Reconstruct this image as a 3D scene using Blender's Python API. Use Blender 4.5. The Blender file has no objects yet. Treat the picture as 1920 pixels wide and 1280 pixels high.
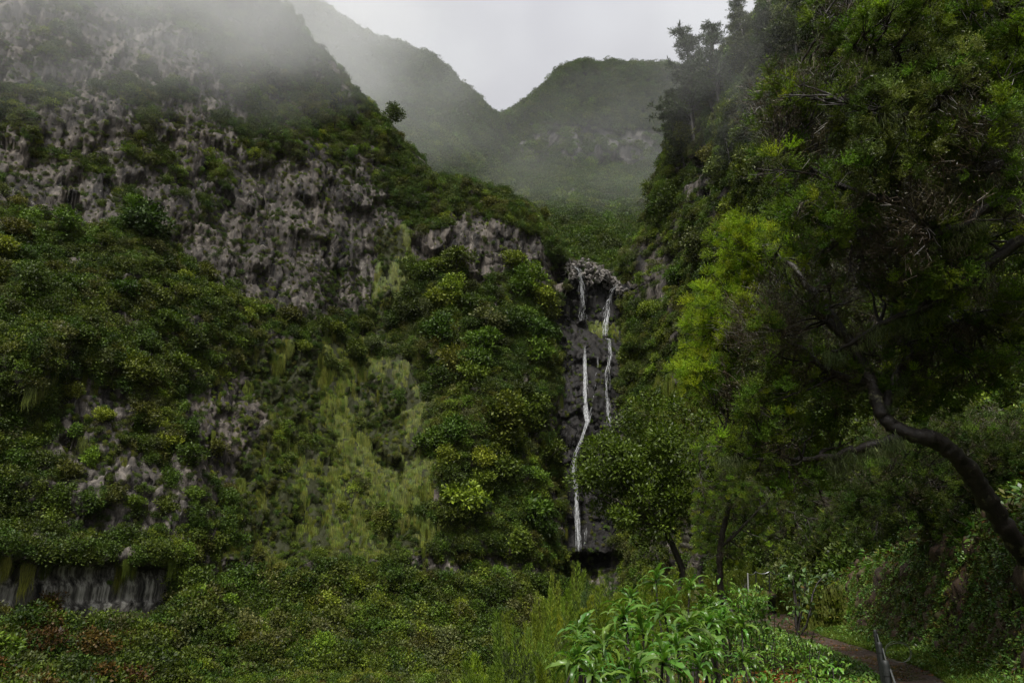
import bpy, bmesh, math
import numpy as np
from mathutils import Vector, Matrix

# ------------------------------------------------------------------ camera, sky, sun, exposure
HAZE = 0.00002
PITCH = math.radians(18.6)
F = 1321.0                                   # focal length in pixels of a 1920 wide picture
scn = bpy.context.scene
COL = scn.collection
cam_d = bpy.data.cameras.new('camera'); cam_d.sensor_width = 36.0; cam_d.lens = 36.0 * F / 1920
cam_d.clip_start = 0.05; cam_d.clip_end = 5000
cam = bpy.data.objects.new('camera', cam_d); COL.objects.link(cam)
cam.rotation_euler = (math.pi / 2 + PITCH, 0, 0)
scn.camera = cam

SUN_EL, SUN_AZ = math.radians(56), math.radians(-166)       # azimuth from +Y towards +X
world = bpy.data.worlds.new('World'); scn.world = world; world.use_nodes = True
wn, wl = world.node_tree.nodes, world.node_tree.links
wn.clear()
w_out = wn.new('ShaderNodeOutputWorld'); w_bg = wn.new('ShaderNodeBackground')
w_sky = wn.new('ShaderNodeTexSky'); w_sky.sky_type = 'NISHITA'; w_sky.sun_disc = False
w_sky.sun_elevation = SUN_EL; w_sky.sun_rotation = SUN_AZ; w_sky.dust_density = 4.0; w_sky.air_density = 1.5
w_hs = wn.new('ShaderNodeHueSaturation'); w_hs.inputs['Saturation'].default_value = 0.12
w_tc = wn.new('ShaderNodeTexCoord'); w_no = wn.new('ShaderNodeTexNoise')
w_no.inputs['Scale'].default_value = 3.4; w_no.inputs['Detail'].default_value = 3.0; w_no.inputs['Roughness'].default_value = 0.45
w_ra = wn.new('ShaderNodeValToRGB')
w_ra.color_ramp.elements[0].position = 0.3; w_ra.color_ramp.elements[0].color = (1.16, 1.15, 1.25, 1)
w_ra.color_ramp.elements[1].position = 0.72; w_ra.color_ramp.elements[1].color = (2.08, 2.12, 2.17, 1)
w_mx = wn.new('ShaderNodeMix'); w_mx.data_type = 'RGBA'; w_mx.inputs[0].default_value = 0.86
wl.new(w_sky.outputs[0], w_hs.inputs['Color']); wl.new(w_tc.outputs['Generated'], w_no.inputs['Vector'])
wl.new(w_no.outputs['Fac'], w_ra.inputs[0]); wl.new(w_hs.outputs[0], w_mx.inputs[6]); wl.new(w_ra.outputs[0], w_mx.inputs[7])
wl.new(w_mx.outputs[2], w_bg.inputs['Color']); w_bg.inputs['Strength'].default_value = 0.10
wl.new(w_bg.outputs[0], w_out.inputs['Surface'])

sun_d = bpy.data.lights.new('sun', 'SUN'); sun_d.energy = 1.5; sun_d.angle = math.radians(12); sun_d.color = (1.0, 0.96, 0.90)
sun = bpy.data.objects.new('sun', sun_d); COL.objects.link(sun)
_sd = Vector((math.cos(SUN_EL) * math.sin(SUN_AZ), math.cos(SUN_EL) * math.cos(SUN_AZ), math.sin(SUN_EL)))
sun.rotation_euler = _sd.to_track_quat('Z', 'Y').to_euler(); sun.location = (0, 0, 200)

vs = scn.view_settings
vs.view_transform = 'Standard'; vs.look = 'None'; vs.exposure = 2.0; vs.gamma = 1.0; vs.use_curve_mapping = False
cy = scn.cycles
cy.max_bounces = 4; cy.diffuse_bounces = 2; cy.glossy_bounces = 2; cy.transmission_bounces = 3; cy.transparent_max_bounces = 8
cy.volume_bounces = 1; cy.volume_step_rate = 2.0; cy.volume_max_steps = 64
cy.use_denoising = True; cy.use_adaptive_sampling = False; cy.sample_clamp_indirect = 4.0
try: cy.denoiser = 'OPENIMAGEDENOISE'; cy.denoising_input_passes = 'RGB_ALBEDO_NORMAL'
except Exception: pass

# ------------------------------------------------------------------ maths helpers
RNG = np.random.default_rng(7)
CP, SP = math.cos(PITCH), math.sin(PITCH)
def at(px, py, Y):
    """world point seen towards (px,py) at world depth Y"""
    x = (np.asarray(px, float) - 960) / F; y = (640 - np.asarray(py, float)) / F
    dy = CP - y * SP; dz = SP + y * CP
    k = np.asarray(Y, float) / dy
    return np.stack([x * k, dy * k, dz * k], -1)
def atd(px, py, d):
    """world point at distance d along the camera axis"""
    x = (px - 960) / F; y = (640 - py) / F
    return np.array([x * d, (CP - y * SP) * d, (SP + y * CP) * d])
def project(P):
    d = P[..., 1] * CP + P[..., 2] * SP
    u = P[..., 2] * CP - P[..., 1] * SP
    return 960 + F * P[..., 0] / d, 640 - F * u / d, d

def _hash(ix, iy, iz, seed):
    with np.errstate(over='ignore'):
        h = (ix.astype(np.int64) * 73856093) ^ (iy.astype(np.int64) * 19349663) ^ (iz.astype(np.int64) * 83492791) ^ (seed * 2654435761)
        h = (h & 0xffffffff).astype(np.uint64)
        h ^= h >> np.uint64(15); h = (h * np.uint64(0x2c1b3c6d)) & np.uint64(0xffffffff)
        h ^= h >> np.uint64(12); h = (h * np.uint64(0x297a2d39)) & np.uint64(0xffffffff)
        h ^= h >> np.uint64(15)
    return h.astype(np.float64) / 4294967296.0
def vnoise(p, seed=0):
    i = np.floor(p).astype(np.int64); f = p - i; f = f * f * (3 - 2 * f)
    r = 0
    for dx in (0, 1):
        wx = f[..., 0] if dx else 1 - f[..., 0]
        for dy in (0, 1):
            wy = f[..., 1] if dy else 1 - f[..., 1]
            for dz in (0, 1):
                wz = f[..., 2] if dz else 1 - f[..., 2]
                r = r + _hash(i[..., 0] + dx, i[..., 1] + dy, i[..., 2] + dz, seed) * wx * wy * wz
    return r * 2 - 1
def fbm(p, oct=4, seed=0, gain=0.5):
    a, s, r = 1.0, 0.0, 0
    for k in range(oct):
        r = r + a * vnoise(p * (2.03 ** k) + k * 17.3, seed + k); s += a; a *= gain
    return r / s
def blocks(p, seed=0, tilt=0.8):
    """angular rock: every cell has its own offset and its own tilted plane; returns offset, tone, edge"""
    i0 = np.floor(p).astype(np.int64)
    best = np.full(p.shape[:-1], 9.0); sec = best.copy(); off = np.zeros_like(best); tone = np.zeros_like(best)
    for dx in (-1, 0, 1):
        for dy in (-1, 0, 1):
            for dz in (-1, 0, 1):
                ix, iy, iz = i0[..., 0] + dx, i0[..., 1] + dy, i0[..., 2] + dz
                h1, h2, h3 = (_hash(ix, iy, iz, seed + k) for k in (1, 2, 3))
                d = p - np.stack([ix + h1, iy + h2, iz + h3], -1)
                dd = (d * d).sum(-1)
                h4, h5, h6, h7 = (_hash(ix, iy, iz, seed + k) for k in (4, 5, 6, 7))
                o = (h4 - 0.5) + tilt * (d[..., 0] * (h5 - .5) + d[..., 1] * (h6 - .5) + d[..., 2] * (h7 - .5)) * 2
                m = dd < best
                sec = np.where(m, best, np.minimum(sec, dd))
                best = np.where(m, dd, best); off = np.where(m, o, off); tone = np.where(m, h5, tone)
    return off, tone, np.sqrt(sec) - np.sqrt(best)
def inpoly(px, py, poly):
    r = np.zeros(np.shape(px), bool); n = len(poly)
    for k in range(n):
        x1, y1 = poly[k]; x2, y2 = poly[(k + 1) % n]
        c = (y1 > py) != (y2 > py)
        xi = x1 + (py - y1) / ((y2 - y1) if y2 != y1 else 1e-9) * (x2 - x1)
        r ^= c & (px < xi)
    return r
def smooth(x, a, b):
    t = np.clip((x - a) / (b - a), 0, 1); return t * t * (3 - 2 * t)
def unit(v): return v / np.maximum(np.linalg.norm(v, axis=-1, keepdims=True), 1e-9)
def frame(z, yaw):
    """rotation matrices whose z axis is z, spun by yaw"""
    z = unit(np.asarray(z, float)); a = np.where(np.abs(z[..., 2:3]) < .95, np.array([0, 0, 1.0]), np.array([1.0, 0, 0]))
    t = unit(np.cross(a, z)); b = np.cross(z, t)
    c, s = np.cos(yaw)[..., None], np.sin(yaw)[..., None]
    return np.stack([t * c + b * s, b * c - t * s, z], -1)
def euler(R):
    return np.stack([np.arctan2(R[..., 2, 1], R[..., 2, 2]), -np.arcsin(np.clip(R[..., 2, 0], -1, 1)), np.arctan2(R[..., 1, 0], R[..., 0, 0])], -1)
def interp_grid(A, R, C):
    """smooth (Catmull-Rom) resampling of a control grid A[r,c,k] to R x C"""
    def ax(A, n):
        m = A.shape[0]; t = np.linspace(0, m - 1, n); i = np.minimum(t.astype(int), m - 2); f = (t - i)[:, None, None]
        p0, p1, p2, p3 = A[np.maximum(i - 1, 0)], A[i], A[i + 1], A[np.minimum(i + 2, m - 1)]
        return .5 * (2 * p1 + (p2 - p0) * f + (2 * p0 - 5 * p1 + 4 * p2 - p3) * f ** 2 + (3 * p1 - p0 - 3 * p2 + p3) * f ** 3)
    return ax(ax(A, R).transpose(1, 0, 2), C).transpose(1, 0, 2)

# ------------------------------------------------------------------ mesh helpers
class MB:
    """collects vertices and faces (triangles and quads) of ONE mesh"""
    def __init__(s): s.V = []; s.F = []; s.M = []; s.n = 0
    def add(s, V, Fa, m=0):
        V = np.asarray(V, float).reshape(-1, 3); Fa = np.asarray(Fa, int)
        s.V.append(V); s.F.append(Fa + s.n); s.M.append(np.full(len(Fa), m)); s.n += len(V)
    def tube(s, P, R, k=6, m=0, cap=True, rough=0.0):
        P = np.asarray(P, float); R = np.broadcast_to(np.asarray(R, float), (len(P),))
        T = unit(np.gradient(P, axis=0)); a = np.array([0.31, 0.17, 0.93]) if abs(T[0, 2]) < .9 else np.array([1.0, .1, 0])
        N = unit(np.cross(T, a)); B = np.cross(T, N); th = np.arange(k) / k * 2 * math.pi
        V = P[:, None] + R[:, None, None] * (np.cos(th)[None, :, None] * N[:, None] + np.sin(th)[None, :, None] * B[:, None])
        if rough:
            ax = np.broadcast_to(P[:, None], V.shape); nz = fbm(V * np.array([7., 7., 7.]), 4, 611, .65) + .6 * fbm((V - ax) * 16 + ax * 1.2, 3, 613); V = ax + (V - ax) * (1 + rough * nz[..., None])
        i = np.arange(len(P) - 1)[:, None] * k; j = np.arange(k)[None]; j2 = (j + 1) % k
        Q = np.stack([i + j, i + j2, i + k + j2, i + k + j], -1).reshape(-1, 4)
        s.add(V, Q, m)
        if cap:
            o = s.n - len(P) * k
            for base, c in ((0, P[0]), ((len(P) - 1) * k, P[-1])):
                tri = [[k_, (k_ + 1) % k, k] for k_ in range(k)]
                s.add(np.concatenate([V.reshape(-1, 3)[base:base + k], c[None]]), tri, m)
    def mesh(s, name, mats, smoothf=False, attrs=None):
        me = bpy.data.meshes.new(name)
        V = np.concatenate(s.V); me.vertices.add(len(V)); me.vertices.foreach_set('co', V.ravel())
        lens = np.concatenate([np.full(len(f), f.shape[1]) for f in s.F]); loops = np.concatenate([f.ravel() for f in s.F])
        me.loops.add(len(loops)); me.loops.foreach_set('vertex_index', loops.astype(np.int32))
        me.polygons.add(len(lens)); me.polygons.foreach_set('loop_start', np.concatenate([[0], np.cumsum(lens)[:-1]]).astype(np.int32))
        me.polygons.foreach_set('material_index', np.concatenate(s.M).astype(np.int32))
        if smoothf: me.polygons.foreach_set('use_smooth', np.ones(len(lens), bool))
        for m in (mats if isinstance(mats, (list, tuple)) else [mats]): me.materials.append(m)
        for k, a in (attrs or {}).items():
            at_ = me.attributes.new(k, 'FLOAT', 'POINT'); at_.data.foreach_set('value', np.asarray(a, np.float32).ravel())
        me.update(calc_edges=True); me.validate()
        return me
def link(name, me, parent=None, loc=None, kind=None, label=None, cat=None, group=None):
    o = bpy.data.objects.new(name, me); COL.objects.link(o)
    if parent is not None: o.parent = parent
    if loc is not None: o.location = loc
    for k, v in (('kind', kind), ('label', label), ('category', cat), ('group', group)):
        if v: o[k] = v
    return o

# ------------------------------------------------------------------ materials
def newmat(name):
    m = bpy.data.materials.new(name); m.use_nodes = True
    nt = m.node_tree; nt.nodes.clear(); out = nt.nodes.new('ShaderNodeOutputMaterial')
    return m, nt, out
def N(nt, t, **kw):
    n = nt.nodes.new(t)
    for k, v in kw.items():
        if k.startswith('i_'): n.inputs[k[2:].replace('_', ' ')].default_value = v
        else: setattr(n, k, v)
    return n
def ramp(nt, fac, stops):
    r = nt.nodes.new('ShaderNodeValToRGB'); e = r.color_ramp.elements
    e[0].position, e[0].color = stops[0][0], (*stops[0][1], 1); e[1].position, e[1].color = stops[-1][0], (*stops[-1][1], 1)
    for p, c in stops[1:-1]:
        x = e.new(p); x.color = (*c, 1)
    nt.links.new(fac, r.inputs[0]); return r.outputs[0]
def mix(nt, f, a, b, mode='MIX'):
    m = nt.nodes.new('ShaderNodeMix'); m.data_type = 'RGBA'; m.blend_type = mode
    for i, v in ((0, f), (6, a), (7, b)):
        if isinstance(v, (float, int)): m.inputs[i].default_value = v
        elif isinstance(v, tuple): m.inputs[i].default_value = (*v, 1)
        else: nt.links.new(v, m.inputs[i])
    return m.outputs[2]
def math_(nt, op, a, b=0.0, c=None):
    m = nt.nodes.new('ShaderNodeMath'); m.operation = op
    for i, v in enumerate((a, b) if c is None else (a, b, c)):
        if isinstance(v, (float, int)): m.inputs[i].default_value = v
        else: nt.links.new(v, m.inputs[i])
    return m.outputs[0]
def leafmat(name, c1, c2, rough=.55, tr=.2, var=.75, spec=.22, c3=None, warm=1.26):
    c1, c2 = ((c[0] * warm * f, c[1] * 1.12 * f, c[2] * .6 * f) for c, f in ((c1, .55), (c2, 1.16)))
    m, nt, out = newmat(name)
    geo = N(nt, 'ShaderNodeNewGeometry'); oi = N(nt, 'ShaderNodeObjectInfo')
    st = [(0, c1), (1, c2)] if c3 is None else [(0, c1), (.86, c2), (.93, c3), (1, c3)]
    col = ramp(nt, geo.outputs['Random Per Island'], st)
    v = math_(nt, 'MULTIPLY_ADD', oi.outputs['Random'], var * 1.1, 1 - var * .55)
    hs = N(nt, 'ShaderNodeHueSaturation'); nt.links.new(v, hs.inputs['Value']); nt.links.new(col, hs.inputs['Color'])
    h = math_(nt, 'MULTIPLY_ADD', math_(nt, 'FRACT', math_(nt, 'MULTIPLY', oi.outputs['Random'], 7.31)), .05, .475)
    nt.links.new(h, hs.inputs['Hue'])
    p = N(nt, 'ShaderNodeBsdfPrincipled'); nt.links.new(hs.outputs[0], p.inputs['Base Color'])
    p.inputs['Roughness'].default_value = rough; p.inputs['Specular IOR Level'].default_value = spec
    t = N(nt, 'ShaderNodeBsdfTranslucent')
    tc = mix(nt, 1.0, hs.outputs[0], (1.5, 1.7, .7), 'MULTIPLY'); nt.links.new(tc, t.inputs['Color'])
    ms = N(nt, 'ShaderNodeMixShader'); ms.inputs[0].default_value = tr
    nt.links.new(p.outputs[0], ms.inputs[1]); nt.links.new(t.outputs[0], ms.inputs[2]); nt.links.new(ms.outputs[0], out.inputs['Surface'])
    return m
def barkmat(name, c1, c2, scale=9.0, lichen=0.0):
    m, nt, out = newmat(name)
    tc = N(nt, 'ShaderNodeTexCoord'); no = N(nt, 'ShaderNodeTexNoise', i_Scale=scale, i_Detail=6.0, i_Roughness=.65)
    nt.links.new(tc.outputs['Object'], no.inputs['Vector'])
    col = ramp(nt, no.outputs['Fac'], [(.3, c1), (.7, c2)])
    if lichen:
        n2 = N(nt, 'ShaderNodeTexNoise', i_Scale=3.2, i_Detail=5.0, i_Roughness=.7); nt.links.new(tc.outputs['Object'], n2.inputs['Vector'])
        f = ramp(nt, n2.outputs['Fac'], [(.62 - lichen * .1, (0, 0, 0)), (.7 - lichen * .1, (1, 1, 1))])
        col = mix(nt, f, col, (.17, .17, .09))
    p = N(nt, 'ShaderNodeBsdfPrincipled', i_Roughness=.6); nt.links.new(col, p.inputs['Base Color'])
    b = N(nt, 'ShaderNodeBump', i_Strength=.8, i_Distance=.03); nt.links.new(no.outputs['Fac'], b.inputs['Height']); nt.links.new(b.outputs[0], p.inputs['Normal'])
    nt.links.new(p.outputs[0], out.inputs['Surface']); return m
def rockmat(name, dark, lite, moss=(.018, .021, .005), wet=.5, pale=(.34, .33, .30), scale=1.0):
    m, nt, out = newmat(name)
    tc = N(nt, 'ShaderNodeTexCoord'); A = lambda n: N(nt, 'ShaderNodeAttribute', attribute_name=n).outputs['Fac']
    mp = N(nt, 'ShaderNodeMapping'); mp.inputs['Scale'].default_value = (1, 1, .45); nt.links.new(tc.outputs['Object'], mp.inputs[0])
    def no(s, d=6.0, r=.6, v=None):
        n = N(nt, 'ShaderNodeTexNoise', i_Scale=s * scale, i_Detail=d, i_Roughness=r); nt.links.new(v or mp.outputs[0], n.inputs['Vector']); return n.outputs['Fac']
    big, mid, fine = no(.09), no(.7, 7.0, .7), no(3.0, 6.0, .75)
    f = math_(nt, 'ADD', math_(nt, 'MULTIPLY', mid, .5), math_(nt, 'ADD', math_(nt, 'MULTIPLY', fine, .22), math_(nt, 'MULTIPLY_ADD', A('tone'), .55, -.11)))
    col = ramp(nt, f, [(.32, dark), (.55, tuple((a + b) / 2 for a, b in zip(dark, lite))), (.78, lite)])
    col = mix(nt, ramp(nt, big, [(.4, (0, 0, 0)), (.7, (.7, .7, .7))]), col, mix(nt, 1.0, col, (1.06, .97, .88), 'MULTIPLY'))
    li = no(1.6, 8.0, .78)
    col = mix(nt, ramp(nt, li, [(.58, (0, 0, 0)), (.68, (.75, .75, .75))]), col, pale)               # pale lichen crust
    st = N(nt, 'ShaderNodeMapping'); st.inputs['Scale'].default_value = (1.3, 1.3, .06); nt.links.new(tc.outputs['Object'], st.inputs[0])
    sk = no(1.0, 5.0, .7, st.outputs[0])
    streak = ramp(nt, sk, [(.36, (.008, .008, .008)), (.5, (.10, .095, .085)), (.58, (.30, .29, .26)), (.70, (.46, .45, .42))])
    col = mix(nt, 1.0, col, ramp(nt, sk, [(.36, (.45, .45, .46)), (.5, (.95, .93, .9)), (.64, (1.6, 1.55, 1.48))]), 'MULTIPLY')
    col = mix(nt, A('streak'), col, streak)
    mn = math_(nt, 'ADD', A('moss'), math_(nt, 'MULTIPLY_ADD', no(.9, 6.0, .7), 1.1, -.6))
    mf = ramp(nt, mn, [(.38, (0, 0, 0)), (.62, (1, 1, 1))])
    mcol = ramp(nt, fine, [(.3, tuple(c * .5 for c in moss)), (.7, tuple(c * 1.35 for c in moss))])
    col = mix(nt, mf, col, mcol)
    p = N(nt, 'ShaderNodeBsdfPrincipled'); nt.links.new(col, p.inputs['Base Color']); p.inputs['Specular IOR Level'].default_value = .18
    rr = math_(nt, 'MULTIPLY_ADD', mid, .5, .95 - wet); nt.links.new(rr, p.inputs['Roughness'])
    b = N(nt, 'ShaderNodeBump', i_Strength=.8, i_Distance=.28 / scale)
    nt.links.new(math_(nt, 'ADD', mid, math_(nt, 'MULTIPLY', fine, .4)), b.inputs['Height']); nt.links.new(b.outputs[0], p.inputs['Normal'])
    nt.links.new(p.outputs[0], out.inputs['Surface']); return m
def plainmat(name, c, rough=.5, metal=0.0, noise=.25, scale=20.0):
    m, nt, out = newmat(name)
    tc = N(nt, 'ShaderNodeTexCoord'); no = N(nt, 'ShaderNodeTexNoise', i_Scale=scale, i_Detail=5.0); nt.links.new(tc.outputs['Object'], no.inputs['Vector'])
    col = ramp(nt, no.outputs['Fac'], [(.3, tuple(x * (1 - noise) for x in c)), (.7, tuple(x * (1 + noise) for x in c))])
    p = N(nt, 'ShaderNodeBsdfPrincipled', i_Roughness=rough, i_Metallic=metal); nt.links.new(col, p.inputs['Base Color'])
    nt.links.new(p.outputs[0], out.inputs['Surface']); return m

M = {}
M['dark'] = leafmat('leaf_dark_green', (.014, .030, .006), (.046, .080, .014))
M['mid'] = leafmat('leaf_green', (.026, .054, .008), (.078, .125, .020))
M['lime'] = leafmat('leaf_lime', (.045, .085, .012), (.120, .175, .025))
M['olive'] = leafmat('leaf_olive', (.026, .034, .010), (.070, .086, .022))
M['grey'] = leafmat('leaf_grey_green', (.030, .046, .022), (.085, .105, .060))
M['rust'] = leafmat('leaf_rust', (.024, .018, .008), (.078, .050, .020))
M['grass'] = leafmat('hanging_grass', (.044, .064, .014), (.118, .150, .040), var=.5, tr=.25, warm=1.22)
M['grassgreen'] = leafmat('short_grass', (.035, .060, .010), (.090, .130, .020), var=.4, warm=1.1)
M['nearmid'] = leafmat('herb_leaf', (.030, .062, .016), (.075, .135, .034), rough=.4, spec=.4, warm=1.0)
M['nearlime'] = leafmat('herb_leaf_light', (.050, .098, .022), (.115, .185, .048), rough=.4, spec=.4, warm=1.0)
M['heath'] = leafmat('heath_needles', (.032, .070, .010), (.096, .165, .026), tr=.25)
M['heathshade'] = leafmat('heath_needles_shaded', (.014, .032, .006), (.042, .076, .014), tr=.2)  # darker copy of the heath needles, shade under the trees put into the colour
M['heathlime'] = leafmat('heath_needles_lime', (.095, .160, .016), (.200, .290, .032), tr=.4)
M['heathgrey'] = leafmat('heath_needles_grey', (.044, .078, .032), (.115, .160, .078), tr=.25, rough=.35)
M['twig'] = leafmat('heath_dead_twigs', (.015, .014, .014), (.052, .045, .046), tr=.1, rough=.45, spec=.35)
M['lichen'] = leafmat('beard_lichen', (.055, .085, .065), (.12, .165, .125), tr=.3, rough=.8)
M['thistle'] = leafmat('sow_thistle_leaf', (.034, .078, .020), (.085, .150, .040), rough=.36, tr=.3, spec=.4, c3=(.17, .16, .045), warm=1.0)
M['pine'] = leafmat('pine_needles', (.012, .024, .010), (.032, .052, .018), tr=.12)
M['laurel'] = leafmat('laurel_leaf', (.018, .040, .006), (.062, .105, .016), rough=.5, spec=.25, tr=.25)
M['bark'] = barkmat('bark_dark', (.006, .005, .004), (.026, .019, .015), 9.0, .25)
M['barkpale'] = barkmat('bark_grey', (.04, .035, .03), (.14, .125, .10), 7.0, .5)
M['cliff'] = rockmat('cliff_rock', (.0045, .0042, .004), (.100, .091, .082), pale=(.29, .275, .245))
M['wet'] = rockmat('wet_black_rock', (.003, .003, .003), (.020, .019, .019), wet=.5, pale=(.045, .045, .045))
M['boulder'] = rockmat('pale_boulder', (.17, .165, .16), (.52, .51, .49), moss=(.05, .05, .02), pale=(.55, .54, .51))
M['mount'] = rockmat('mountain_rock', (.010, .010, .010), (.055, .054, .052), pale=(.09, .09, .088), scale=.45, moss=(.012, .016, .005))

# ------------------------------------------------------------------ terrain
def grid_faces(R, C):
    i = np.arange(R - 1)[:, None] * C; j = np.arange(C - 1)[None]
    return np.stack([i + j, i + j + 1, i + C + j + 1, i + C + j], -1).reshape(-1, 4)
def normals(P):
    n = np.cross(np.gradient(P, axis=1), np.gradient(P, axis=0)); return unit(n)
def toward(P, Nn):
    s = np.sign((Nn * -P).sum(-1, keepdims=True).mean()); return Nn * s
def gauss(px, py, cx, cy, rx, ry): return np.exp(-((px - cx) / rx) ** 2 - ((py - cy) / ry) ** 2)
def make_surface(name, ctrl, R, C, disp, mat, masks):
    """ctrl[r,c] = (px,py,Y); the world points are interpolated, then broken into rock along their normals"""
    W = at(ctrl[..., 0], ctrl[..., 1], ctrl[..., 2])
    A = interp_grid(np.concatenate([W, ctrl[..., :2]], -1), R, C)
    P, px, py = A[..., :3], A[..., 3], A[..., 4]
    Nn = toward(P, normals(P))
    mk = masks(px, py, P)
    d, tone = disp(P, px, py, mk)
    P = P + Nn * d[..., None]
    N2 = toward(P, normals(P))
    mb = MB(); mb.add(P, grid_faces(R, C))
    o = link(name, mb.mesh(name, mat, False, dict(tone=tone, moss=mk['moss'], streak=mk['streak'])), kind='structure')
    ppx, ppy, pd = project(P)
    return dict(P=P, N=N2, N0=Nn, px=ppx, py=ppy, d=pd, obj=o, mk=mk)

# --- the long wall left of and behind the waterfall
def cliff_ctrl():
    T = np.array([(-320, 64, 3.0, 42, -260), (-100, 68, 3.0, 44, -240), (100, 75, 3.2, 46, -220), (280, 84, 3.2, 49, -190), (400, 91, 3.2, 52, -110),
                  (480, 95, 3.4, 53, -12), (560, 98, 3.6, 54, 60), (640, 102, 3.8, 56, 165), (700, 105, 4, 58, 218), (770, 108, 4.2, 62, 290), (800, 110, 4.2, 64, 338),
                  (870, 113, 4.2, 68, 352), (950, 117, 3.8, 72, 380), (1010, 121, 3.5, 76, 412), (1042, 127, 3, 82, 468), (1064, 132, 2.4, 88, 494),
                  (1095, 133, 2.4, 90, 488), (1130, 133, 2.4, 90, 505), (1168, 132, 2.4, 90, 540), (1190, 126, 2.6, 88, 520), (1240, 118, 3, 85, 500), (1340, 105, 3, 75, 480)], float)
    cpx = np.arange(-320, 1341, 20.0)
    B, L, Fr, Rg = (np.interp(cpx, T[:, 0], T[:, k]) for k in (1, 2, 3, 4))
    rows = []
    for py in (1520, 1400, 1280, 1200, 1138, 1100, 1066, 1044):
        s = np.interp(py, [1044, 1066, 1138, 1280, 1520], [0, 1, 2, 3, 4])
        ov = 1 - smooth(cpx, 310, 380); F2 = B - np.interp(cpx, [0, 500, 900, 1340], [13, 15, 18, 20])      # undercut only at the streaked overhang
        Y = np.stack([B - .6 - 1.6 * ov, B - 1.2 + 1.5 * ov, B - 4.5 + 4.2 * ov, F2, F2 - 22]); i = min(int(s), 3); f = s - i
        rows.append(np.stack([cpx, np.full_like(cpx, py), Y[i] * (1 - f) + Y[i + 1] * f], -1))
    for t in np.linspace(0.02, 1, 15):
        py = 1044 + (Rg - 1044) * t
        Y = B + L * (1044 - py) / 100
        Y = Y - 9 * gauss(cpx, py, 120, 620, 300, 150) - 6 * gauss(cpx, py, 900, 760, 130, 260) + 3.5 * gauss(cpx, py, 600, 830, 160, 200) \
            - 4 * gauss(cpx, py, 890, 430, 120, 80) + 3 * gauss(cpx, py, 690, 560, 60, 120) + 4 * gauss(cpx, py, 1110, 600, 45, 70) - 3 * gauss(cpx, py, 250, 900, 170, 120)
        Y = Y - 3.0 * smooth(py, 625, 645) * smooth(cpx, 1050, 1070) * (1 - smooth(cpx, 1165, 1185))
        rows.append(np.stack([cpx, py, Y], -1))
    for dpy, dY in ((6, 14), (70, 40)):
        rows.append(np.stack([cpx, Rg + dpy, Y + dY], -1))
    return np.stack(rows)
def cliff_masks(px, py, P):
    w = 30 * fbm(P / 9, 3, 50); v = 30 * fbm(P / 9, 3, 60)
    x, y = px + w, py + v
    st_ = fbm(P / np.array([3.2, 3.2, 26.0]), 3, 77) > -.04
    gzone = inpoly(x, y, [(450, 650), (540, 640), (690, 610), (700, 440), (765, 430), (770, 620), (790, 760), (830, 1000), (800, 1050), (415, 1045), (440, 900), (490, 800)]) \
        | inpoly(x, y, [(425, 1055), (560, 1055), (560, 1200), (480, 1230), (425, 1180)]) | inpoly(x, y, [(615, 1055), (705, 1055), (700, 1225), (620, 1240)]) \
        | inpoly(x, y, [(1160, 700), (1340, 680), (1340, 770), (1180, 790)]) | inpoly(x, y, [(1085, 612), (1150, 612), (1150, 640), (1085, 642)])
    grassy = gzone & st_
    streak = (inpoly(px + w * .4, py, [(-330, 1062), (312, 1062), (300, 1138), (-330, 1142)])).astype(float)
    gorge = inpoly(px + w * .25, py + v * .25, [(1046, 560), (1058, 488), (1175, 520), (1182, 600), (1172, 660), (1160, 740), (1150, 1060), (1056, 1060), (1050, 800)])
    moss = np.where(gzone, .8, .18) + .2 * fbm(P / 6, 3, 71)
    moss = np.where(gorge, .12, moss) * (1 - streak)
    moss = np.where(py > 1140, .8, moss)
    moss = np.where((py < 420) & (px < 700), .10 + .2 * fbm(P / 6, 3, 71), moss)
    return dict(moss=moss, streak=streak, grassy=grassy, gorge=gorge, gzone=gzone & ~grassy)
def cliff_disp(P, px, py, mk):
    wp = P + .3 * np.stack([fbm(P / 4, 2, 5), fbm(P / 4, 2, 6), fbm(P / 4, 2, 7)], -1)
    big = fbm(P / 16, 3, 1) * 1.8
    o1, t1, e1 = blocks(wp / np.array([6.0, 6.0, 8.0]), 11, .7)
    o2, t2, e2 = blocks(wp / np.array([2.0, 2.0, 8.5]), 21, .45)
    o3, t3, e3 = blocks(wp / np.array([.85, .85, 3.4]), 31, .5)
    o4, t4, e4 = blocks(wp / np.array([11, 11, 2.6]), 36, .3)
    k = (1 - mk['streak']) * np.where(py > 1150, .25, 1) * np.where(mk.get('grassy', np.zeros(px.shape, bool)), .5, 1)
    d = big + k * (o1 * 1.7 + o2 * .75 + o3 * .30 + o4 * .6 - .35 * np.exp(-(e2 / .06) ** 2))
    return d, .5 * t2 + .3 * t3 + .2 * t1
CL = make_surface('cliff', cliff_ctrl(), 540, 620, cliff_disp, M['cliff'], cliff_masks)
# the wet black rock of the gorge gets its own material on the same sheet
_me = CL['obj'].data; _me.materials.append(M['wet'])
_g = CL['mk']['gorge']; _fm = (_g[:-1, :-1] & _g[1:, 1:]).ravel()
_py = CL['py'][:-1, :-1].ravel(); _me.polygons.foreach_set('material_index', (_fm & (_py > 505 + 30 * np.random.default_rng(1).random(len(_py)))).astype(np.int32)); _me.update()

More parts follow.
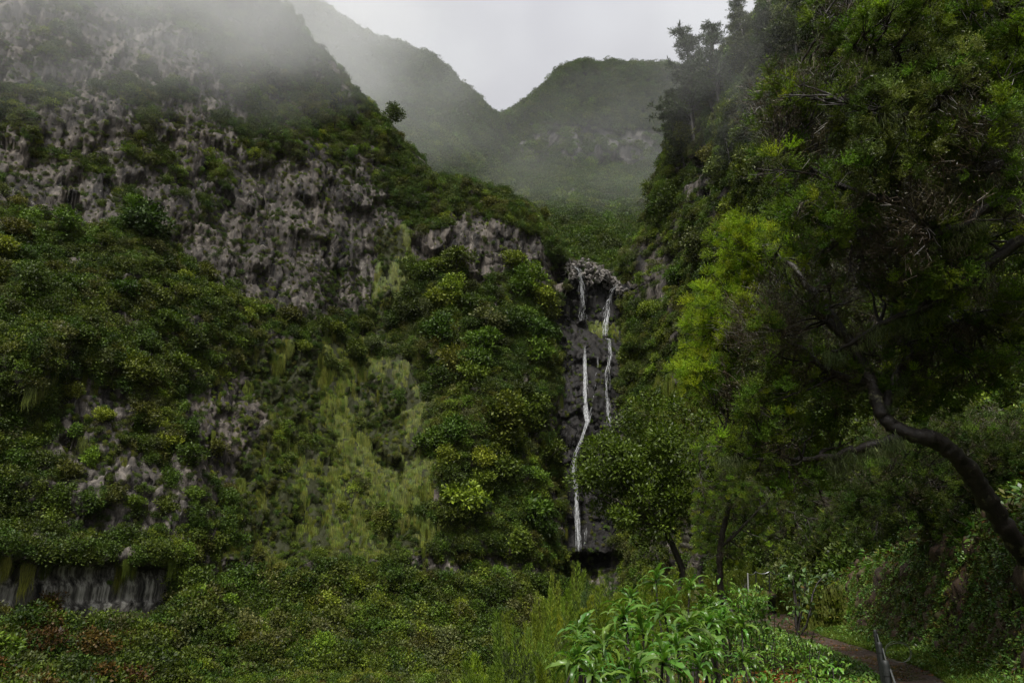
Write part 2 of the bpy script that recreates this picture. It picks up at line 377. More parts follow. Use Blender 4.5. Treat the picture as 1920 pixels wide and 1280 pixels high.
# --- the steep wooded side right of the waterfall
def right_ctrl():
    T = np.array([(1150, 136, 3, 520), (1185, 126, 3.3, 478), (1210, 121, 3.5, 425), (1240, 114, 3.8, 345), (1262, 108, 4, 268), (1290, 100, 4, 210), (1340, 88, 4, 140),
                  (1400, 76, 3.6, 50), (1480, 61, 3.2, -50), (1600, 46, 2.8, -200), (1750, 36, 2.4, -330), (1950, 29, 2.2, -420), (2150, 25, 2, -450)], float)
    cpx = np.arange(1150, 2151, 20.0); B, L, Rg = (np.interp(cpx, T[:, 0], T[:, k]) for k in (1, 2, 3))
    rows = []
    for t in np.linspace(-.12, 1, 16):
        py = 1044 + (Rg - 1044) * t
        Y = B + L * (1044 - py) / 100 + 5 * gauss(cpx, py, 1310, 330, 40, 70) - 3 * gauss(cpx, py, 1230, 560, 40, 60)
        rows.append(np.stack([cpx, py, Y], -1))
    for dpy, dY in ((6, 10), (80, 30)): rows.append(np.stack([cpx, Rg + dpy, Y + dY], -1))
    return np.stack(rows)
def right_masks(px, py, P):
    return dict(moss=np.full(px.shape, .45) + .25 * fbm(P / 6, 3, 72) - .4 * gauss(px, py, 1320, 330, 50, 90) - .35 * gauss(px, py, 1200, 530, 60, 70), streak=np.zeros(px.shape))
RC = make_surface('hillside', right_ctrl(), 300, 340, cliff_disp, M['cliff'], right_masks)

# --- the mountains closing the valley
def mount_ctrl():
    Tr = np.array([(300, -120), (420, -60), (480, -5), (600, 26), (700, 76), (800, 122), (870, 180), (900, 213), (935, 229), (945, 224), (1000, 190), (1030, 165), (1045, 142), (1080, 131), (1180, 128), (1260, 134), (1540, 140)], float)
    cpx = np.arange(300, 1541, 15.0); Rg = np.interp(cpx, Tr[:, 0], Tr[:, 1])
    Rd = np.interp(cpx, [300, 600, 900, 935, 960, 1040, 1540], [225, 265, 320, 345, 350, 355, 370])
    rows = []
    for t in np.linspace(0, 1, 14):
        py = 640 + (Rg - 640) * t
        Y = np.interp(py, [100, 230, 325, 345, 400, 480, 640], [1, .97, .92, .78, .55, .22, 0.0])
        Y = np.where(cpx < 905, t ** .8, Y)
        bl = smooth(cpx, 860, 960); Y = (t ** .8) * (1 - bl) + Y * bl
        rows.append(np.stack([cpx, py, 150 + (Rd - 150) * Y - 12 * gauss(cpx, py, 1080, 390, 30, 50)], -1))
    for dpy, dY in ((6, 20), (80, 60)): rows.append(np.stack([cpx, Rg + dpy, Rd + dY], -1))
    return np.stack(rows)
def mount_masks(px, py, P):
    rock = gauss(px, py, 1120, 275, 150, 38) + .6 * gauss(px, py, 1070, 385, 22, 50)
    return dict(moss=.75 - .75 * np.clip(rock, 0, 1) + .2 * fbm(P / 20, 3, 73), streak=np.zeros(px.shape), rock=rock)
def mount_disp(P, px, py, mk):
    o1, t1, e1 = blocks(P / np.array([12, 12, 20.0]), 41); o2, t2, e2 = blocks(P / np.array([4, 4, 7.0]), 45)
    return fbm(P / 35, 4, 2) * 3.5 + (o1 * 5 + o2 * 2) * (.35 + .65 * np.clip(mk['rock'], 0, 1)), .6 * t1 + .4 * t2
MT = make_surface('mountain', mount_ctrl(), 220, 300, mount_disp, M['mount'], mount_masks)

# --- the near ground: levada path with grassy verge, bank on its right, drop on its left
PY_ = np.array([-6, 0, 5.5, 7.9, 11.9, 14.5, 19, 23.7, 29, 35, 45, 57, 75.0]); PX_ = np.array([-2.4, .75, 3.3, 4.45, 6.3, 7.35, 8.35, 9.15, 10.5, 12.4, 16, 20, 24.0])
PZ_ = np.array([-1.45, -1.45, -1.5, -1.55, -1.62, -1.65, -1.68, -1.68, -1.65, -1.6, -1.35, -1.0, -.6])
def gz(x, y, rough=True):
    xc = np.interp(y, PY_, PX_); zp = np.interp(y, PY_, PZ_); s = x - xc
    p = np.stack([x, y, 0 * x], -1)
    n1 = fbm(p / 1.3, 3, 81); n2 = fbm(p / .35, 3, 82) if rough else 0
    z = zp + .03 * n2 * np.exp(-(s / .7) ** 2) - .035 * np.exp(-(s / .35) ** 2)
    r = np.maximum(s - .62, 0); l = np.maximum(-s - .68, 0)
    h = np.interp(y, [0, 14, 22, 30, 60], [2.6, 2.6, 2.2, 1.5, 1.0])
    s0 = 1.35 + .25 * n1
    z = z + np.minimum(r, .7) * .10 + h * smooth(s, s0, s0 + 1.25) + np.maximum(s - 2.5, 0) * .85 + .3 * n1 * smooth(s, 1.4, 3)
    z = z - np.minimum(l, 4.0) * .16 - np.maximum(l - 4.0, 0) * .62 + (.18 * n1 + .05 * n2) * smooth(l, 0, 1.5)
    return np.maximum(z, -10 + .4 * n1)
def make_ground():
    sx = np.concatenate([np.linspace(-62, -14, 40), np.linspace(-13.5, -1.2, 90), np.linspace(-1.1, 3.4, 110), np.linspace(3.6, 44, 80)])
    yy = np.concatenate([np.linspace(-5, 4, 30), np.linspace(4.1, 32, 250), np.linspace(32.4, 80, 110)])
    Yg, Sg = np.meshgrid(yy, sx, indexing='ij'); Xg = np.interp(Yg, PY_, PX_) + Sg
    Z = gz(Xg, Yg); P = np.stack([Xg, Yg, Z], -1)
    Nn = normals(P); Nn *= np.sign(Nn[..., 2:3])
    bank = smooth(Sg, 1.25, 1.6) * (1 - smooth(Sg, 2.8, 3.4)) * smooth(Yg, 2, 6)
    P = P + Nn * (bank * (blocks(P / .5, 91)[0] * .10 + blocks(P / .17, 95)[0] * .09 + .28 * fbm(P / .7, 5, 92, .6)))[..., None]
    mb = MB(); mb.add(P, grid_faces(*Xg.shape))
    path = np.clip(1 - smooth(np.abs(Sg + .02) + .3 * fbm(P / .6, 4, 93), .42, .66), 0, 1)
    o = link('ground', mb.mesh('ground', M['ground'], False, dict(path=path, bank=bank)), kind='structure')
    return dict(P=P, N=Nn, s=Sg, obj=o)
def groundmat():
    m, nt, out = newmat('ground_soil')
    tc = N(nt, 'ShaderNodeTexCoord'); A = lambda n: N(nt, 'ShaderNodeAttribute', attribute_name=n).outputs['Fac']
    def no(s, d=6.0, r=.65):
        n = N(nt, 'ShaderNodeTexNoise', i_Scale=s, i_Detail=d, i_Roughness=r); nt.links.new(tc.outputs['Object'], n.inputs['Vector']); return n.outputs['Fac']
    a, b, c = no(1.5), no(9.0), no(40.0, 4.0)
    soil = ramp(nt, b, [(.3, (.018, .013, .008)), (.7, (.07, .048, .03))])
    moss = ramp(nt, b, [(.3, (.016, .024, .006)), (.7, (.06, .07, .016))])
    bankc = ramp(nt, a, [(.35, (.020, .011, .006)), (.5, (.055, .030, .014)), (.68, (.05, .055, .013))])
    pathc = ramp(nt, math_(nt, 'ADD', math_(nt, 'MULTIPLY', b, .5), math_(nt, 'MULTIPLY', c, .5)), [(.35, (.014, .007, .004)), (.65, (.062, .032, .019))])
    col = mix(nt, ramp(nt, a, [(.4, (0, 0, 0)), (.6, (1, 1, 1))]), soil, moss); col = mix(nt, A('bank'), col, bankc); col = mix(nt, A('path'), col, pathc)
    p = N(nt, 'ShaderNodeBsdfPrincipled'); nt.links.new(col, p.inputs['Base Color'])
    wet = math_(nt, 'MULTIPLY', A('path'), ramp(nt, a, [(.47, (0, 0, 0)), (.56, (1, 1, 1))]))
    nt.links.new(math_(nt, 'MULTIPLY_ADD', wet, -.62, .72), p.inputs['Roughness'])
    bp = N(nt, 'ShaderNodeBump', i_Strength=.7, i_Distance=.04); nt.links.new(math_(nt, 'ADD', b, math_(nt, 'MULTIPLY', c, .4)), bp.inputs['Height']); nt.links.new(bp.outputs[0], p.inputs['Normal'])
    nt.links.new(p.outputs[0], out.inputs['Surface']); return m
M['ground'] = groundmat()
def make_valley():
    """unseen rest of the gorge round the viewpoint, added to block sky light from below"""
    x = np.concatenate([np.linspace(-600, -130, 28), np.linspace(-120, 120, 70), np.linspace(130, 600, 28)]); y = np.concatenate([np.linspace(-600, -60, 40), np.linspace(-55, 120, 60), np.linspace(130, 600, 28)])
    Yg, Xg = np.meshgrid(y, x, indexing='ij'); p = np.stack([Xg, Yg, 0 * Xg], -1); f = .95 * np.maximum(Yg, 0)
    hr = np.clip((Xg - f - 14) * .95, 0, 150); hl = np.clip((-Xg - f - 48) * 1.5, 0, 170); m_ = 1 - smooth(Yg, 120, 160)
    Z = -17 + (hr + hl) * m_ * (1 + .12 * fbm(p / 22, 3, 401)) + 2.5 * fbm(p / 14, 3, 402) - np.minimum(0, Yg) * -.05
    mb = MB(); mb.add(np.stack([Xg, Yg, Z], -1), grid_faces(*Xg.shape)); link('valley', mb.mesh('valley', M['ground'], True, dict(path=np.zeros(Xg.shape), bank=np.zeros(Xg.shape))), kind='structure'); return dict(P=np.stack([Xg, Yg, Z], -1))
VL = make_valley()
GR = make_ground()

# ------------------------------------------------------------------ foliage building blocks
def rdir(n, rng, up=0.0):
    v = rng.normal(size=(n, 3)); v[:, 2] += up; return unit(v)
def leaf_quads(mb, C_, D, Nn, L, Wd, m=0, bend=.0):
    """diamond leaves: base C_, direction D, face normal Nn"""
    D = unit(D); S = unit(np.cross(D, Nn)); Nn = np.cross(S, D); L = np.broadcast_to(L, (len(C_),))[:, None]; Wd = np.broadcast_to(Wd, (len(C_),))[:, None]
    V = np.stack([C_, C_ + D * L * .5 + S * Wd * .5 + Nn * L * bend, C_ + D * L, C_ + D * L * .5 - S * Wd * .5 + Nn * L * bend], 1)
    mb.add(V, np.arange(len(C_) * 4).reshape(-1, 4), m)
def crown_into(mb, rng, clumps, per, leaf, rad=1.0, high=1.0, base=.25, m=0, aspect=.55, shell=.55):
    c = rdir(clumps, rng, .45) * (rng.random((clumps, 1)) ** .4) * np.array([.72, .72, .62]) * rad
    c[:, 2] = (c[:, 2] * high) + rad * (base + .55 * high); r = (rng.uniform(.24, .42, clumps)) * rad
    cc = np.repeat(np.arange(clumps), per); n = rdir(len(cc), rng, .35)
    P = c[cc] + n * (r[cc] * rng.uniform(shell, 1.05, len(cc)))[:, None] * np.array([1.1, 1.1, .72])
    D = unit(n + .8 * rdir(len(cc), rng)); Nn = unit(n + np.array([0, 0, .6]) + .6 * rdir(len(cc), rng))
    leaf_quads(mb, P, D, Nn, leaf * rng.uniform(.6, 1.3, len(cc)), leaf * aspect * rng.uniform(.7, 1.2, len(cc)), m)
    return c
def wiggle(a, b, n, amp, rng):
    t = np.linspace(0, 1, n)[:, None]; w = rng.normal(size=(n, 3)) * amp * np.linalg.norm(np.subtract(b, a)); w[0] = w[-1] = 0
    w[1:-1] = (w[:-2] + 2 * w[1:-1] + w[2:]) / 4
    return np.asarray(a) * (1 - t) + np.asarray(b) * t + w
def trunk_into(mb, rng, targets, r0, base_z=-.6, fork=.35, m=0, k=6):
    top = targets.mean(0); f = np.array([top[0] * .4, top[1] * .4, max(fork * top[2], .1)])
    mb.tube(wiggle((0, 0, base_z), f, 5, .03, rng), np.linspace(r0, r0 * .75, 5), k, m)
    for q in targets: mb.tube(wiggle(f, q, 5, .07, rng), np.linspace(r0 * .6, r0 * .12, 5), max(4, k - 2), m)

def scatter(name, protos, P, R, S, idx, mats, **tags):
    """ONE object: protos (list of MB whose material numbers index mats) set out at points P with rotations R and sizes S"""
    np_ = len(P); V = [P]; pid = [np.full(np_, -1)]; Fs, Ms = [], []; n = np_
    for k, mb in enumerate(protos):
        v = np.concatenate(mb.V); V.append(v); pid.append(np.full(len(v), k))
        for f, mm in zip(mb.F, mb.M): Fs.append(f + n); Ms.append(mm)
        n += len(v)
    T = MB(); T.V = [np.concatenate(V)]; T.F = Fs; T.M = Ms
    me = T.mesh(name, mats)
    def attr(nm, ty, key, val, dt):
        a = me.attributes.new(nm, ty, 'POINT'); full = np.zeros((n,) + val.shape[1:], dt); full[:len(val)] = val; a.data.foreach_set(key, full.ravel())
    attr('pid', 'INT', 'value', np.concatenate(pid), np.int32); attr('idx', 'INT', 'value', np.asarray(idx), np.int32)
    attr('scl', 'FLOAT', 'value', np.asarray(S), np.float32); attr('rot', 'FLOAT_VECTOR', 'vector', euler(R), np.float32)
    o = link(name, me, **tags)
    md = o.modifiers.new('scatter', 'NODES'); md.node_group = scatter_tree()
    return o
_tree = None
def scatter_tree():
    global _tree
    if _tree: return _tree
    g = bpy.data.node_groups.new('scatter', 'GeometryNodeTree'); _tree = g
    g.interface.new_socket('Geometry', in_out='INPUT', socket_type='NodeSocketGeometry'); g.interface.new_socket('Geometry', in_out='OUTPUT', socket_type='NodeSocketGeometry')
    nn, L = g.nodes, g.links; gi = nn.new('NodeGroupInput'); go = nn.new('NodeGroupOutput')
    def na(nm, ty):
        x = nn.new('GeometryNodeInputNamedAttribute'); x.data_type = ty; x.inputs['Name'].default_value = nm; return x.outputs['Attribute']
    pid = na('pid', 'INT'); cmp_ = nn.new('FunctionNodeCompare'); cmp_.data_type = 'INT'; cmp_.operation = 'LESS_THAN'
    ins = [s for s in cmp_.inputs if s.type == 'INT']; L.new(pid, ins[0]); ins[1].default_value = 0
    sep = nn.new('GeometryNodeSeparateGeometry'); sep.domain = 'POINT'; L.new(gi.outputs[0], sep.inputs[0]); L.new(cmp_.outputs[0], sep.inputs['Selection'])
    sp = nn.new('GeometryNodeSplitToInstances'); sp.domain = 'POINT'; L.new(sep.outputs[1], sp.inputs[0]); L.new(pid, sp.inputs['Group ID'])
    ip = nn.new('GeometryNodeInstanceOnPoints'); L.new(sep.outputs[0], ip.inputs['Points']); L.new(sp.outputs[0], ip.inputs['Instance'])
    ip.inputs['Pick Instance'].default_value = True; L.new(na('idx', 'INT'), ip.inputs['Instance Index'])
    er = nn.new('FunctionNodeEulerToRotation'); L.new(na('rot', 'FLOAT_VECTOR'), er.inputs[0]); L.new(er.outputs[0], ip.inputs['Rotation']); L.new(na('scl', 'FLOAT'), ip.inputs['Scale'])
    L.new(ip.outputs[0], go.inputs[0]); return g

def sample(S, n, rng, box=(-120, 2040, -120, 1400)):
    """random points of a surface, uniform in area, inside or near the frame"""
    P = S['P']; a = np.linalg.norm(np.cross(P[1:, :-1] - P[:-1, :-1], P[:-1, 1:] - P[:-1, :-1]), axis=-1)
    ok = (S['px'][:-1, :-1] > box[0]) & (S['px'][:-1, :-1] < box[1]) & (S['py'][:-1, :-1] > box[2]) & (S['py'][:-1, :-1] < box[3])
    w = np.minimum(a, np.percentile(a, 98)) * ok; w = w.ravel() / w.sum()
    k = rng.choice(len(w), n, p=w); r, c = np.divmod(k, P.shape[1] - 1)
    f, g = rng.random((n, 1)), rng.random((n, 1))
    X = P[r, c] * (1 - f) * (1 - g) + P[r, c + 1] * f * (1 - g) + P[r + 1, c] * (1 - f) * g + P[r + 1, c + 1] * f * g
    return X, S['N0'][r, c], S['px'][r, c], S['py'][r, c], (r, c)
def surf_at(S, px, py):
    """front-most surface point that the photograph shows near (px,py)"""
    d = (S['px'] - px) ** 2 + (S['py'] - py) ** 2; d2 = np.where(d < d.min() + 16, S['d'], 1e9); k = np.unravel_index(d2.argmin(), d2.shape)
    return S['P'][k], S['N0'][k]

# broadleaf shrub shapes in five leaf colours (unit radius)
LEAFS = ['dark', 'mid', 'lime', 'olive', 'grey', 'rust']
SHR = []
for mi in range(6):
    for v in range(3):
        g = np.random.default_rng(100 + mi * 10 + v); mb = MB(); crown_into(mb, g, 16 + 3 * v, 38, .17, (1.25, 1.1, 1.05)[v], (.6, .9, 1.25)[v], -.2, mi)
        SHR.append(mb)
def hanging(seed, n=90, m=0, spread=.55, ln=2.8):
    g = np.random.default_rng(seed); mb = MB()
    for q in range(n):
        y0, z0 = g.normal() * spread * .45, g.uniform(-.5, .35); L = ln * g.uniform(.5, 1.1); o = g.uniform(.03, .2); w = g.uniform(.01, .024)
        P = np.array([[0, y0, z0], [o * .7, y0 + g.normal() * .05, z0 - L * .18], [o, y0 + g.normal() * .1, z0 - L * .6], [o * .8, y0 + g.normal() * .14, z0 - L]])
        V = np.concatenate([P + [0, w, 0], P - [0, w, 0]]); V[3] = V[7] = P[3]
        mb.add(V, [[0, 1, 5, 4], [1, 2, 6, 5]], m); mb.add(V[[2, 3, 6]], [[0, 1, 2]], m)
    return mb
def wall_frames(Nn, rng, jit=.25):
    h = Nn.copy(); h[:, 2] = 0; h = unit(h + 1e-6); h[:, :2] += rng.normal(size=(len(h), 2)) * jit; h = unit(h)
    z = np.broadcast_to([0, 0, 1.0], h.shape); return np.stack([h, np.cross(z, h), z], -1)

# ------------------------------------------------------------------ vegetation on the walls
BENCH = [(-330, 420), (60, 428), (200, 430), (250, 388), (330, 465), (400, 530), (470, 590), (560, 605), (700, 590), (745, 625), (735, 680), (560, 690), (470, 650), (420, 720), (330, 745), (110, 700), (-330, 760)]
MISTY = [(330, -250), (430, -150), (500, -20), (560, 45), (640, 150), (700, 205), (770, 275), (790, 335), (720, 305), (660, 285), (560, 260), (500, 290), (430, 200), (350, 60), (180, 10), (180, -250)]
HUMP = [(770, 300), (870, 340), (950, 365), (1010, 398), (1066, 480), (1040, 520), (1000, 440), (960, 425), (900, 405), (850, 415), (820, 440), (765, 440), (740, 380)]
TREES = [(755, 500), (830, 480), (900, 540), (960, 505), (1020, 560), (1050, 620), (1058, 700), (1020, 760), (1046, 900), (1040, 1060), (870, 1060), (815, 960), (775, 860), (765, 760), (745, 640)]
def cliff_density(px, py, X, rc):
    mk_g, mk_s, mk_go, mk_z = (CL['mk'][k][rc] for k in ('grassy', 'streak', 'gorge', 'gzone'))
    w = 26 * fbm(X / 7, 3, 150); v = 26 * fbm(X / 7, 3, 160); x, y = px + w, py + v
    n = fbm(X / 5, 3, 170)
    d = .30 + .6 * smooth(n, .02, .3)                                       # bare rock with patches
    d = np.where((y > 640) & (y < 1050) & (x < 450), .28 + .7 * smooth(n, -.1, .2), d)
    d = np.where((y > 640) & (x < 100), .95, d)
    d = np.where((y > 1010) & (y < 1052), .9, d)
    d = np.where((x > 330) & (x < 700) & (y > 300) & (y < 600), .20 + .5 * smooth(n, .1, .35), d)
    d = np.where((y < 400) & (x < 420), .24 + .7 * smooth(n, .0, .25), d)
    for poly, k in ((BENCH, 1), (MISTY, .9), (HUMP, 1), (TREES, 1)): d = np.where(inpoly(x, y, poly), k, d)
    d = np.where(inpoly(x, y, [(775, 440), (850, 425), (920, 412), (1000, 445), (1045, 545), (1000, 520), (960, 500), (900, 530), (840, 480), (780, 510)]), .10, d)
    d = np.where(mk_g, .10 + .75 * smooth(n, .05, .3), d)
    d = np.where(mk_z, .75, d)
    d = np.where(y > 1135, 1.0, d)
    d = np.where(mk_g & (y > 1050), .12, d)
    d = np.where((px < 325) & (py > 1062) & (py < 1172), .0, d); d = np.where(mk_s > .3, .0, d); d = np.where(mk_go, .07 + .25 * smooth(n, .25, .5), d)
    d = np.where((x > 1165) & (y > 560), .9, d)
    return d
rng = np.random.default_rng(11)
def pick(pr, n, rng):
    pr = np.asarray(pr, float); return rng.choice(len(pr), n, p=pr / pr.sum())
def shrub_idx(col, rng): return col * 3 + rng.integers(0, 3, len(col))
def colour_for(px, py, X, rng):
    """leaf colour number by place: drifts of dark, green, lime, olive, grey and rusty growth"""
    n = np.where(py > 1090, fbm(X / 4.5, 3, 185) * 2.2, fbm(X / 11, 3, 180) * 1.6) + rng.normal(size=len(px)) * .4
    c = np.where(n < .08, 0, np.where(n < .4, 1, np.where(n < .62, 3, np.where(n < .85, 2, 4))))
    c = np.where((py > 1120) & (px < 260) & (rng.random(len(px)) < .16), 5, c)
    c = np.where((py < 640) & (px < 300) & (c == 2) & (py > 400), 1, c)
    return c
# candidate shrubs of the wall; the largest become trees of their own below
X, Nn, px, py, (r_, c_) = sample(CL, 62000, rng)
mkc = CL['mk']; dn = cliff_density(px, py, X, (r_, c_))
keep = rng.random(len(X)) < dn * .85; X, Nn, px, py, dn = X[keep], Nn[keep], px[keep], py[keep], dn[keep]
sz = np.where(dn > .8, rng.uniform(.35, 1.45, len(X)) ** 1.4, rng.uniform(.2, .75, len(X))); sz *= np.where(py < 300, .95, 1.0)
sz *= np.where((py > 1140), 1.1, 1); kk = (py < 1140) | (rng.random(len(X)) < .4); X, Nn, px, py, dn, sz = X[kk], Nn[kk], px[kk], py[kk], dn[kk], sz[kk]
col = colour_for(px, py, X, rng)
up = unit(np.array([0, 0, 1.0]) + Nn * np.array([.45, .45, 0]) + rng.normal(size=X.shape) * .12)
R = frame(up, rng.uniform(0, 6.28, len(X)))
WALL = [M[k] for k in LEAFS]
scatter('wall_shrubs', SHR, X - Nn * .15 * sz[:, None], R, sz, shrub_idx(col, rng), WALL, kind='stuff', label='dense green shrubs and herbs covering the left rock wall', cat='shrubs')
# small herbs and ferns in the cracks
X, Nn, px, py, (r_, c_) = sample(CL, 44000, rng)
dn = cliff_density(px, py, X, (r_, c_))
keep = rng.random(len(X)) < np.clip(dn * 1.2 + .08, 0, .65); X, Nn, px, py = X[keep], Nn[keep], px[keep], py[keep]
col = np.where(rng.random(len(X)) < .4, 3, colour_for(px, py, X, rng)); col = np.where((py > 640) & (rng.random(len(X)) < .3), 2, col)
up = unit(np.array([0, 0, .8]) + Nn + rng.normal(size=X.shape) * .3)
scatter('crack_herbs', SHR, X, frame(up, rng.uniform(0, 6.28, len(X))), rng.uniform(.16, .42, len(X)), shrub_idx(col, rng), WALL, kind='stuff', label='small herbs rooted in cracks of the left rock wall', cat='herbs')
# hanging grass and moss curtains
HANG = [hanging(200 + k, m=0) for k in range(4)] + [hanging(210 + k, n=30, m=1, ln=1.0) for k in range(2)]
X, Nn, px, py, (r_, c_) = sample(CL, 150000, rng)
g = mkc['grassy'][r_, c_] & (fbm(X / np.array([1.8, 1.8, 7]), 3, 190) > -.15); g = g | (rng.random(len(X)) < .012) & (py > 600) & ~mkc['gorge'][r_, c_] & (mkc['streak'][r_, c_] < .2)
X, Nn, py = X[g], Nn[g], py[g]
scatter('hanging_grass', HANG, X + Nn * .1, wall_frames(Nn, rng), rng.uniform(.45, 1.2, len(X)), pick([3, 3, 3, 3, 1.4, 1.4], len(X), rng), [M['grass'], M['mid']], kind='stuff', label='yellowish hanging grass and moss curtains on the wet wall', cat='grass')
X, Nn, px, py, _ = sample(CL, 4200, rng, (-120, 1100, 1085, 1420)); k = ~inpoly(px, py, [(-330, 1040), (330, 1040), (320, 1178), (-330, 1182)]); X, Nn, px, py = X[k], Nn[k], px[k], py[k]
scatter('ravine_slope_shrubs', SHR, X, frame(unit(np.array([0, 0, 1.0]) + .3 * Nn + rng.normal(size=X.shape) * .15), rng.uniform(0, 6.28, len(X))), (.5 + 1.7 * rng.random(len(X)) ** 2.0), shrub_idx(colour_for(px, py, X, rng), rng), WALL, kind='stuff', label='dense shrubs on the slope under the levada ledge', cat='shrubs')
# right side of the valley
X, Nn, px, py, _ = sample(RC, 24000, rng, (1100, 2040, -120, 1150))
n = fbm(X / 5, 3, 171); dn = np.where(np.abs(n) < 9, .55 + .5 * smooth(n, -.2, .2), 1); dn = dn * (1 - .85 * np.clip(gauss(px, py, 1318, 340, 42, 85) + 1.2 * gauss(px, py, 1225, 530, 55, 70), 0, 1))
dn = np.where((py > 690) & (px < 1340), .15, dn)
keep = rng.random(len(X)) < dn * .8; X, Nn, px, py = X[keep], Nn[keep], px[keep], py[keep]
sz = rng.uniform(.5, 1.6, len(X)) ** 1.2; up = unit(np.array([0, 0, 1.0]) + Nn * np.array([.4, .4, 0]) + rng.normal(size=X.shape) * .12)
scatter('hillside_shrubs', SHR, X - Nn * .2, frame(up, rng.uniform(0, 6.28, len(X))), sz, shrub_idx(colour_for(px, py, X, rng), rng), WALL, kind='stuff', label='dense shrubs covering the steep side right of the waterfall', cat='shrubs')
X, Nn, px, py, _ = sample(RC, 9000, rng, (1150, 1340, 640, 820))
g = py > 670; X, Nn = X[g], Nn[g]
scatter('slope_grass', HANG, X + Nn * .1, wall_frames(Nn, rng), rng.uniform(.6, 1.4, len(X)), pick([3, 3, 3, 3, 2, 2], len(X), rng), [M['grass'], M['mid']], kind='stuff', label='pale hanging grass on the slope right of the waterfall foot', cat='grass')
# mountains: woods far behind
X, Nn, px, py, (r_, c_) = sample(MT, 40000, rng, (300, 1520, -100, 700))
rk = MT['mk']['rock'][r_, c_]; keep = rng.random(len(X)) < np.where(rk > .35, .15, .9); X, Nn, px, py = X[keep], Nn[keep], px[keep], py[keep]
n = fbm(X / 30, 3, 181) + rng.normal(size=len(X)) * .35; col = np.where(n < .45, 0, 1)
scatter('mountain_woods', SHR, X - Nn * .3, frame(unit(np.array([0, 0, 1.0]) + .3 * Nn * np.array([1, 1, 0]) + rng.normal(size=X.shape) * .1), rng.uniform(0, 6.28, len(X))), rng.uniform(1.6, 4.2, len(X)), shrub_idx(col, rng), WALL, kind='stuff', label='far woods covering the mountains behind the waterfall', cat='woods')

# ------------------------------------------------------------------ things
def empty(name, loc, label, cat, group=None, rz=0.0, s=1.0):
    o = link(name, None, None, tuple(loc), None, label, cat, group); o.rotation_euler = (0, 0, rz); o.scale = (s, s, s); o.empty_display_size = .3; return o
def part(name, me, parent, loc=None, rot=None, s=None):
    o = link(name, me, parent, loc)
    if rot is not None: o.rotation_euler = rot
    if s is not None: o.scale = (s, s, s) if np.isscalar(s) else s
    return o

# --- broadleaf trees of the walls, each with trunk and crown
CNAME = {'dark': 'dark green', 'mid': 'mid green', 'lime': 'bright lime green', 'olive': 'olive green', 'grey': 'pale grey-green'}
CROWN, TRUNK = {}, []
for v in range(4):
    g = np.random.default_rng(300 + v); mb = MB()
    c = crown_into(mb, g, (20, 26, 24, 30)[v], (80, 64, 72, 60)[v], .155, 1.0, (.85, 1.0, 1.3, .7)[v], .25, 0, .55, .35)
    for k in CNAME: CROWN[k, v] = mb.mesh('crown', M[k])
    tb = MB(); q = c[g.choice(len(c), 7, False)]; trunk_into(tb, g, q, .07, -.7); TRUNK.append(tb.mesh('trunk', M['barkpale'], True))
def cliff_tree(P, Nn, rad, colr, place, rng, label=None, group=True, v=None):
    v = int(rng.integers(0, 4)) if v is None else v
    look = ('small' if rad < 1.7 else 'medium' if rad < 2.4 else 'large') + ' ' + ('low-domed', 'rounded', 'upright', 'flat-topped')[v]
    lab = label or f'{look} {CNAME[colr]} tree {place}'
    o = empty('broadleaf_tree', P - np.array([0, 0, .2]), lab, 'tree', None if label else f'{look} {CNAME[colr]} trees {place}', rng.uniform(0, 6.28), rad)
    t = unit(np.array([0, 0, 1.0]) + Nn * np.array([.3, .3, 0])); R_ = Matrix(frame(t[None], np.array([rng.uniform(0, 6.28)]))[0].tolist()).to_euler(); o.rotation_euler = R_
    part('trunk', TRUNK[v], o); part('crown', CROWN[colr, v], o); return o
rng = np.random.default_rng(21)
def grow(S, polys, n, sep, radf, colp, place, box):
    X, Nn, px, py, _ = sample(S, n * 30, rng, box); got = []
    for q in range(len(X)):
        if len(got) >= n: break
        if not any(inpoly(np.array([px[q]]), np.array([py[q]]), p)[0] for p in polys): continue
        if any((px[q] - a) ** 2 + (py[q] - b) ** 2 < sep ** 2 for a, b in got): continue
        rr = rng.uniform(*radf)
        if S is CL and px[q] < 1110 and px[q] + rr * 1.1 * F / X[q][1] > 1064: continue
        got.append((px[q], py[q])); c = ['dark', 'mid', 'lime', 'olive', 'grey'][pick(colp, 1, rng)[0]]
        cliff_tree(X[q], Nn[q], rr, c, place, rng)
grow(CL, [TREES], 55, 24, (2.2, 4.4), [8, 5, .6, 1.0, .8], 'crowding the wall left of the waterfall', (700, 1080, 480, 1070))
grow(CL, [BENCH], 46, 26, (1.5, 2.7), [6, 4, .4, 2.0, .8], 'on the shrubby bench of the grey rock wall', (-40, 760, 380, 760))
grow(CL, [HUMP], 18, 22, (1.5, 2.6), [3, 4, .5, 3, .5], 'on top of the rounded buttress beside the waterfall', (730, 1080, 290, 530))
grow(CL, [MISTY], 28, 24, (1.5, 2.6), [4, 4, 0, 3, .5], 'on the misty upper ridge of the grey rock wall', (150, 800, -60, 340))
grow(CL, [[(560, 1060), (940, 1060), (940, 1280), (700, 1290), (330, 1290), (300, 1150), (560, 1130)]], 30, 34, (1.0, 1.9), [3, 5, 2.5, 1, .6], 'below the levada ledge in the ravine', (300, 950, 1055, 1290))
grow(CL, [[(-40, 640), (110, 640), (150, 780), (420, 820), (430, 1030), (-40, 1030)]], 16, 46, (1.0, 2.0), [6, 3, .6, 2, 0], 'clinging to the lower rock wall above the ledge', (-40, 440, 640, 1040))
grow(CL, [[(-20, 1150), (330, 1160), (330, 1290), (-20, 1290)]], 12, 46, (.8, 1.5), [4, 4, 1.5, 2, .8], 'in the bushy ravine below the streaked overhang', (-20, 340, 1140, 1290))
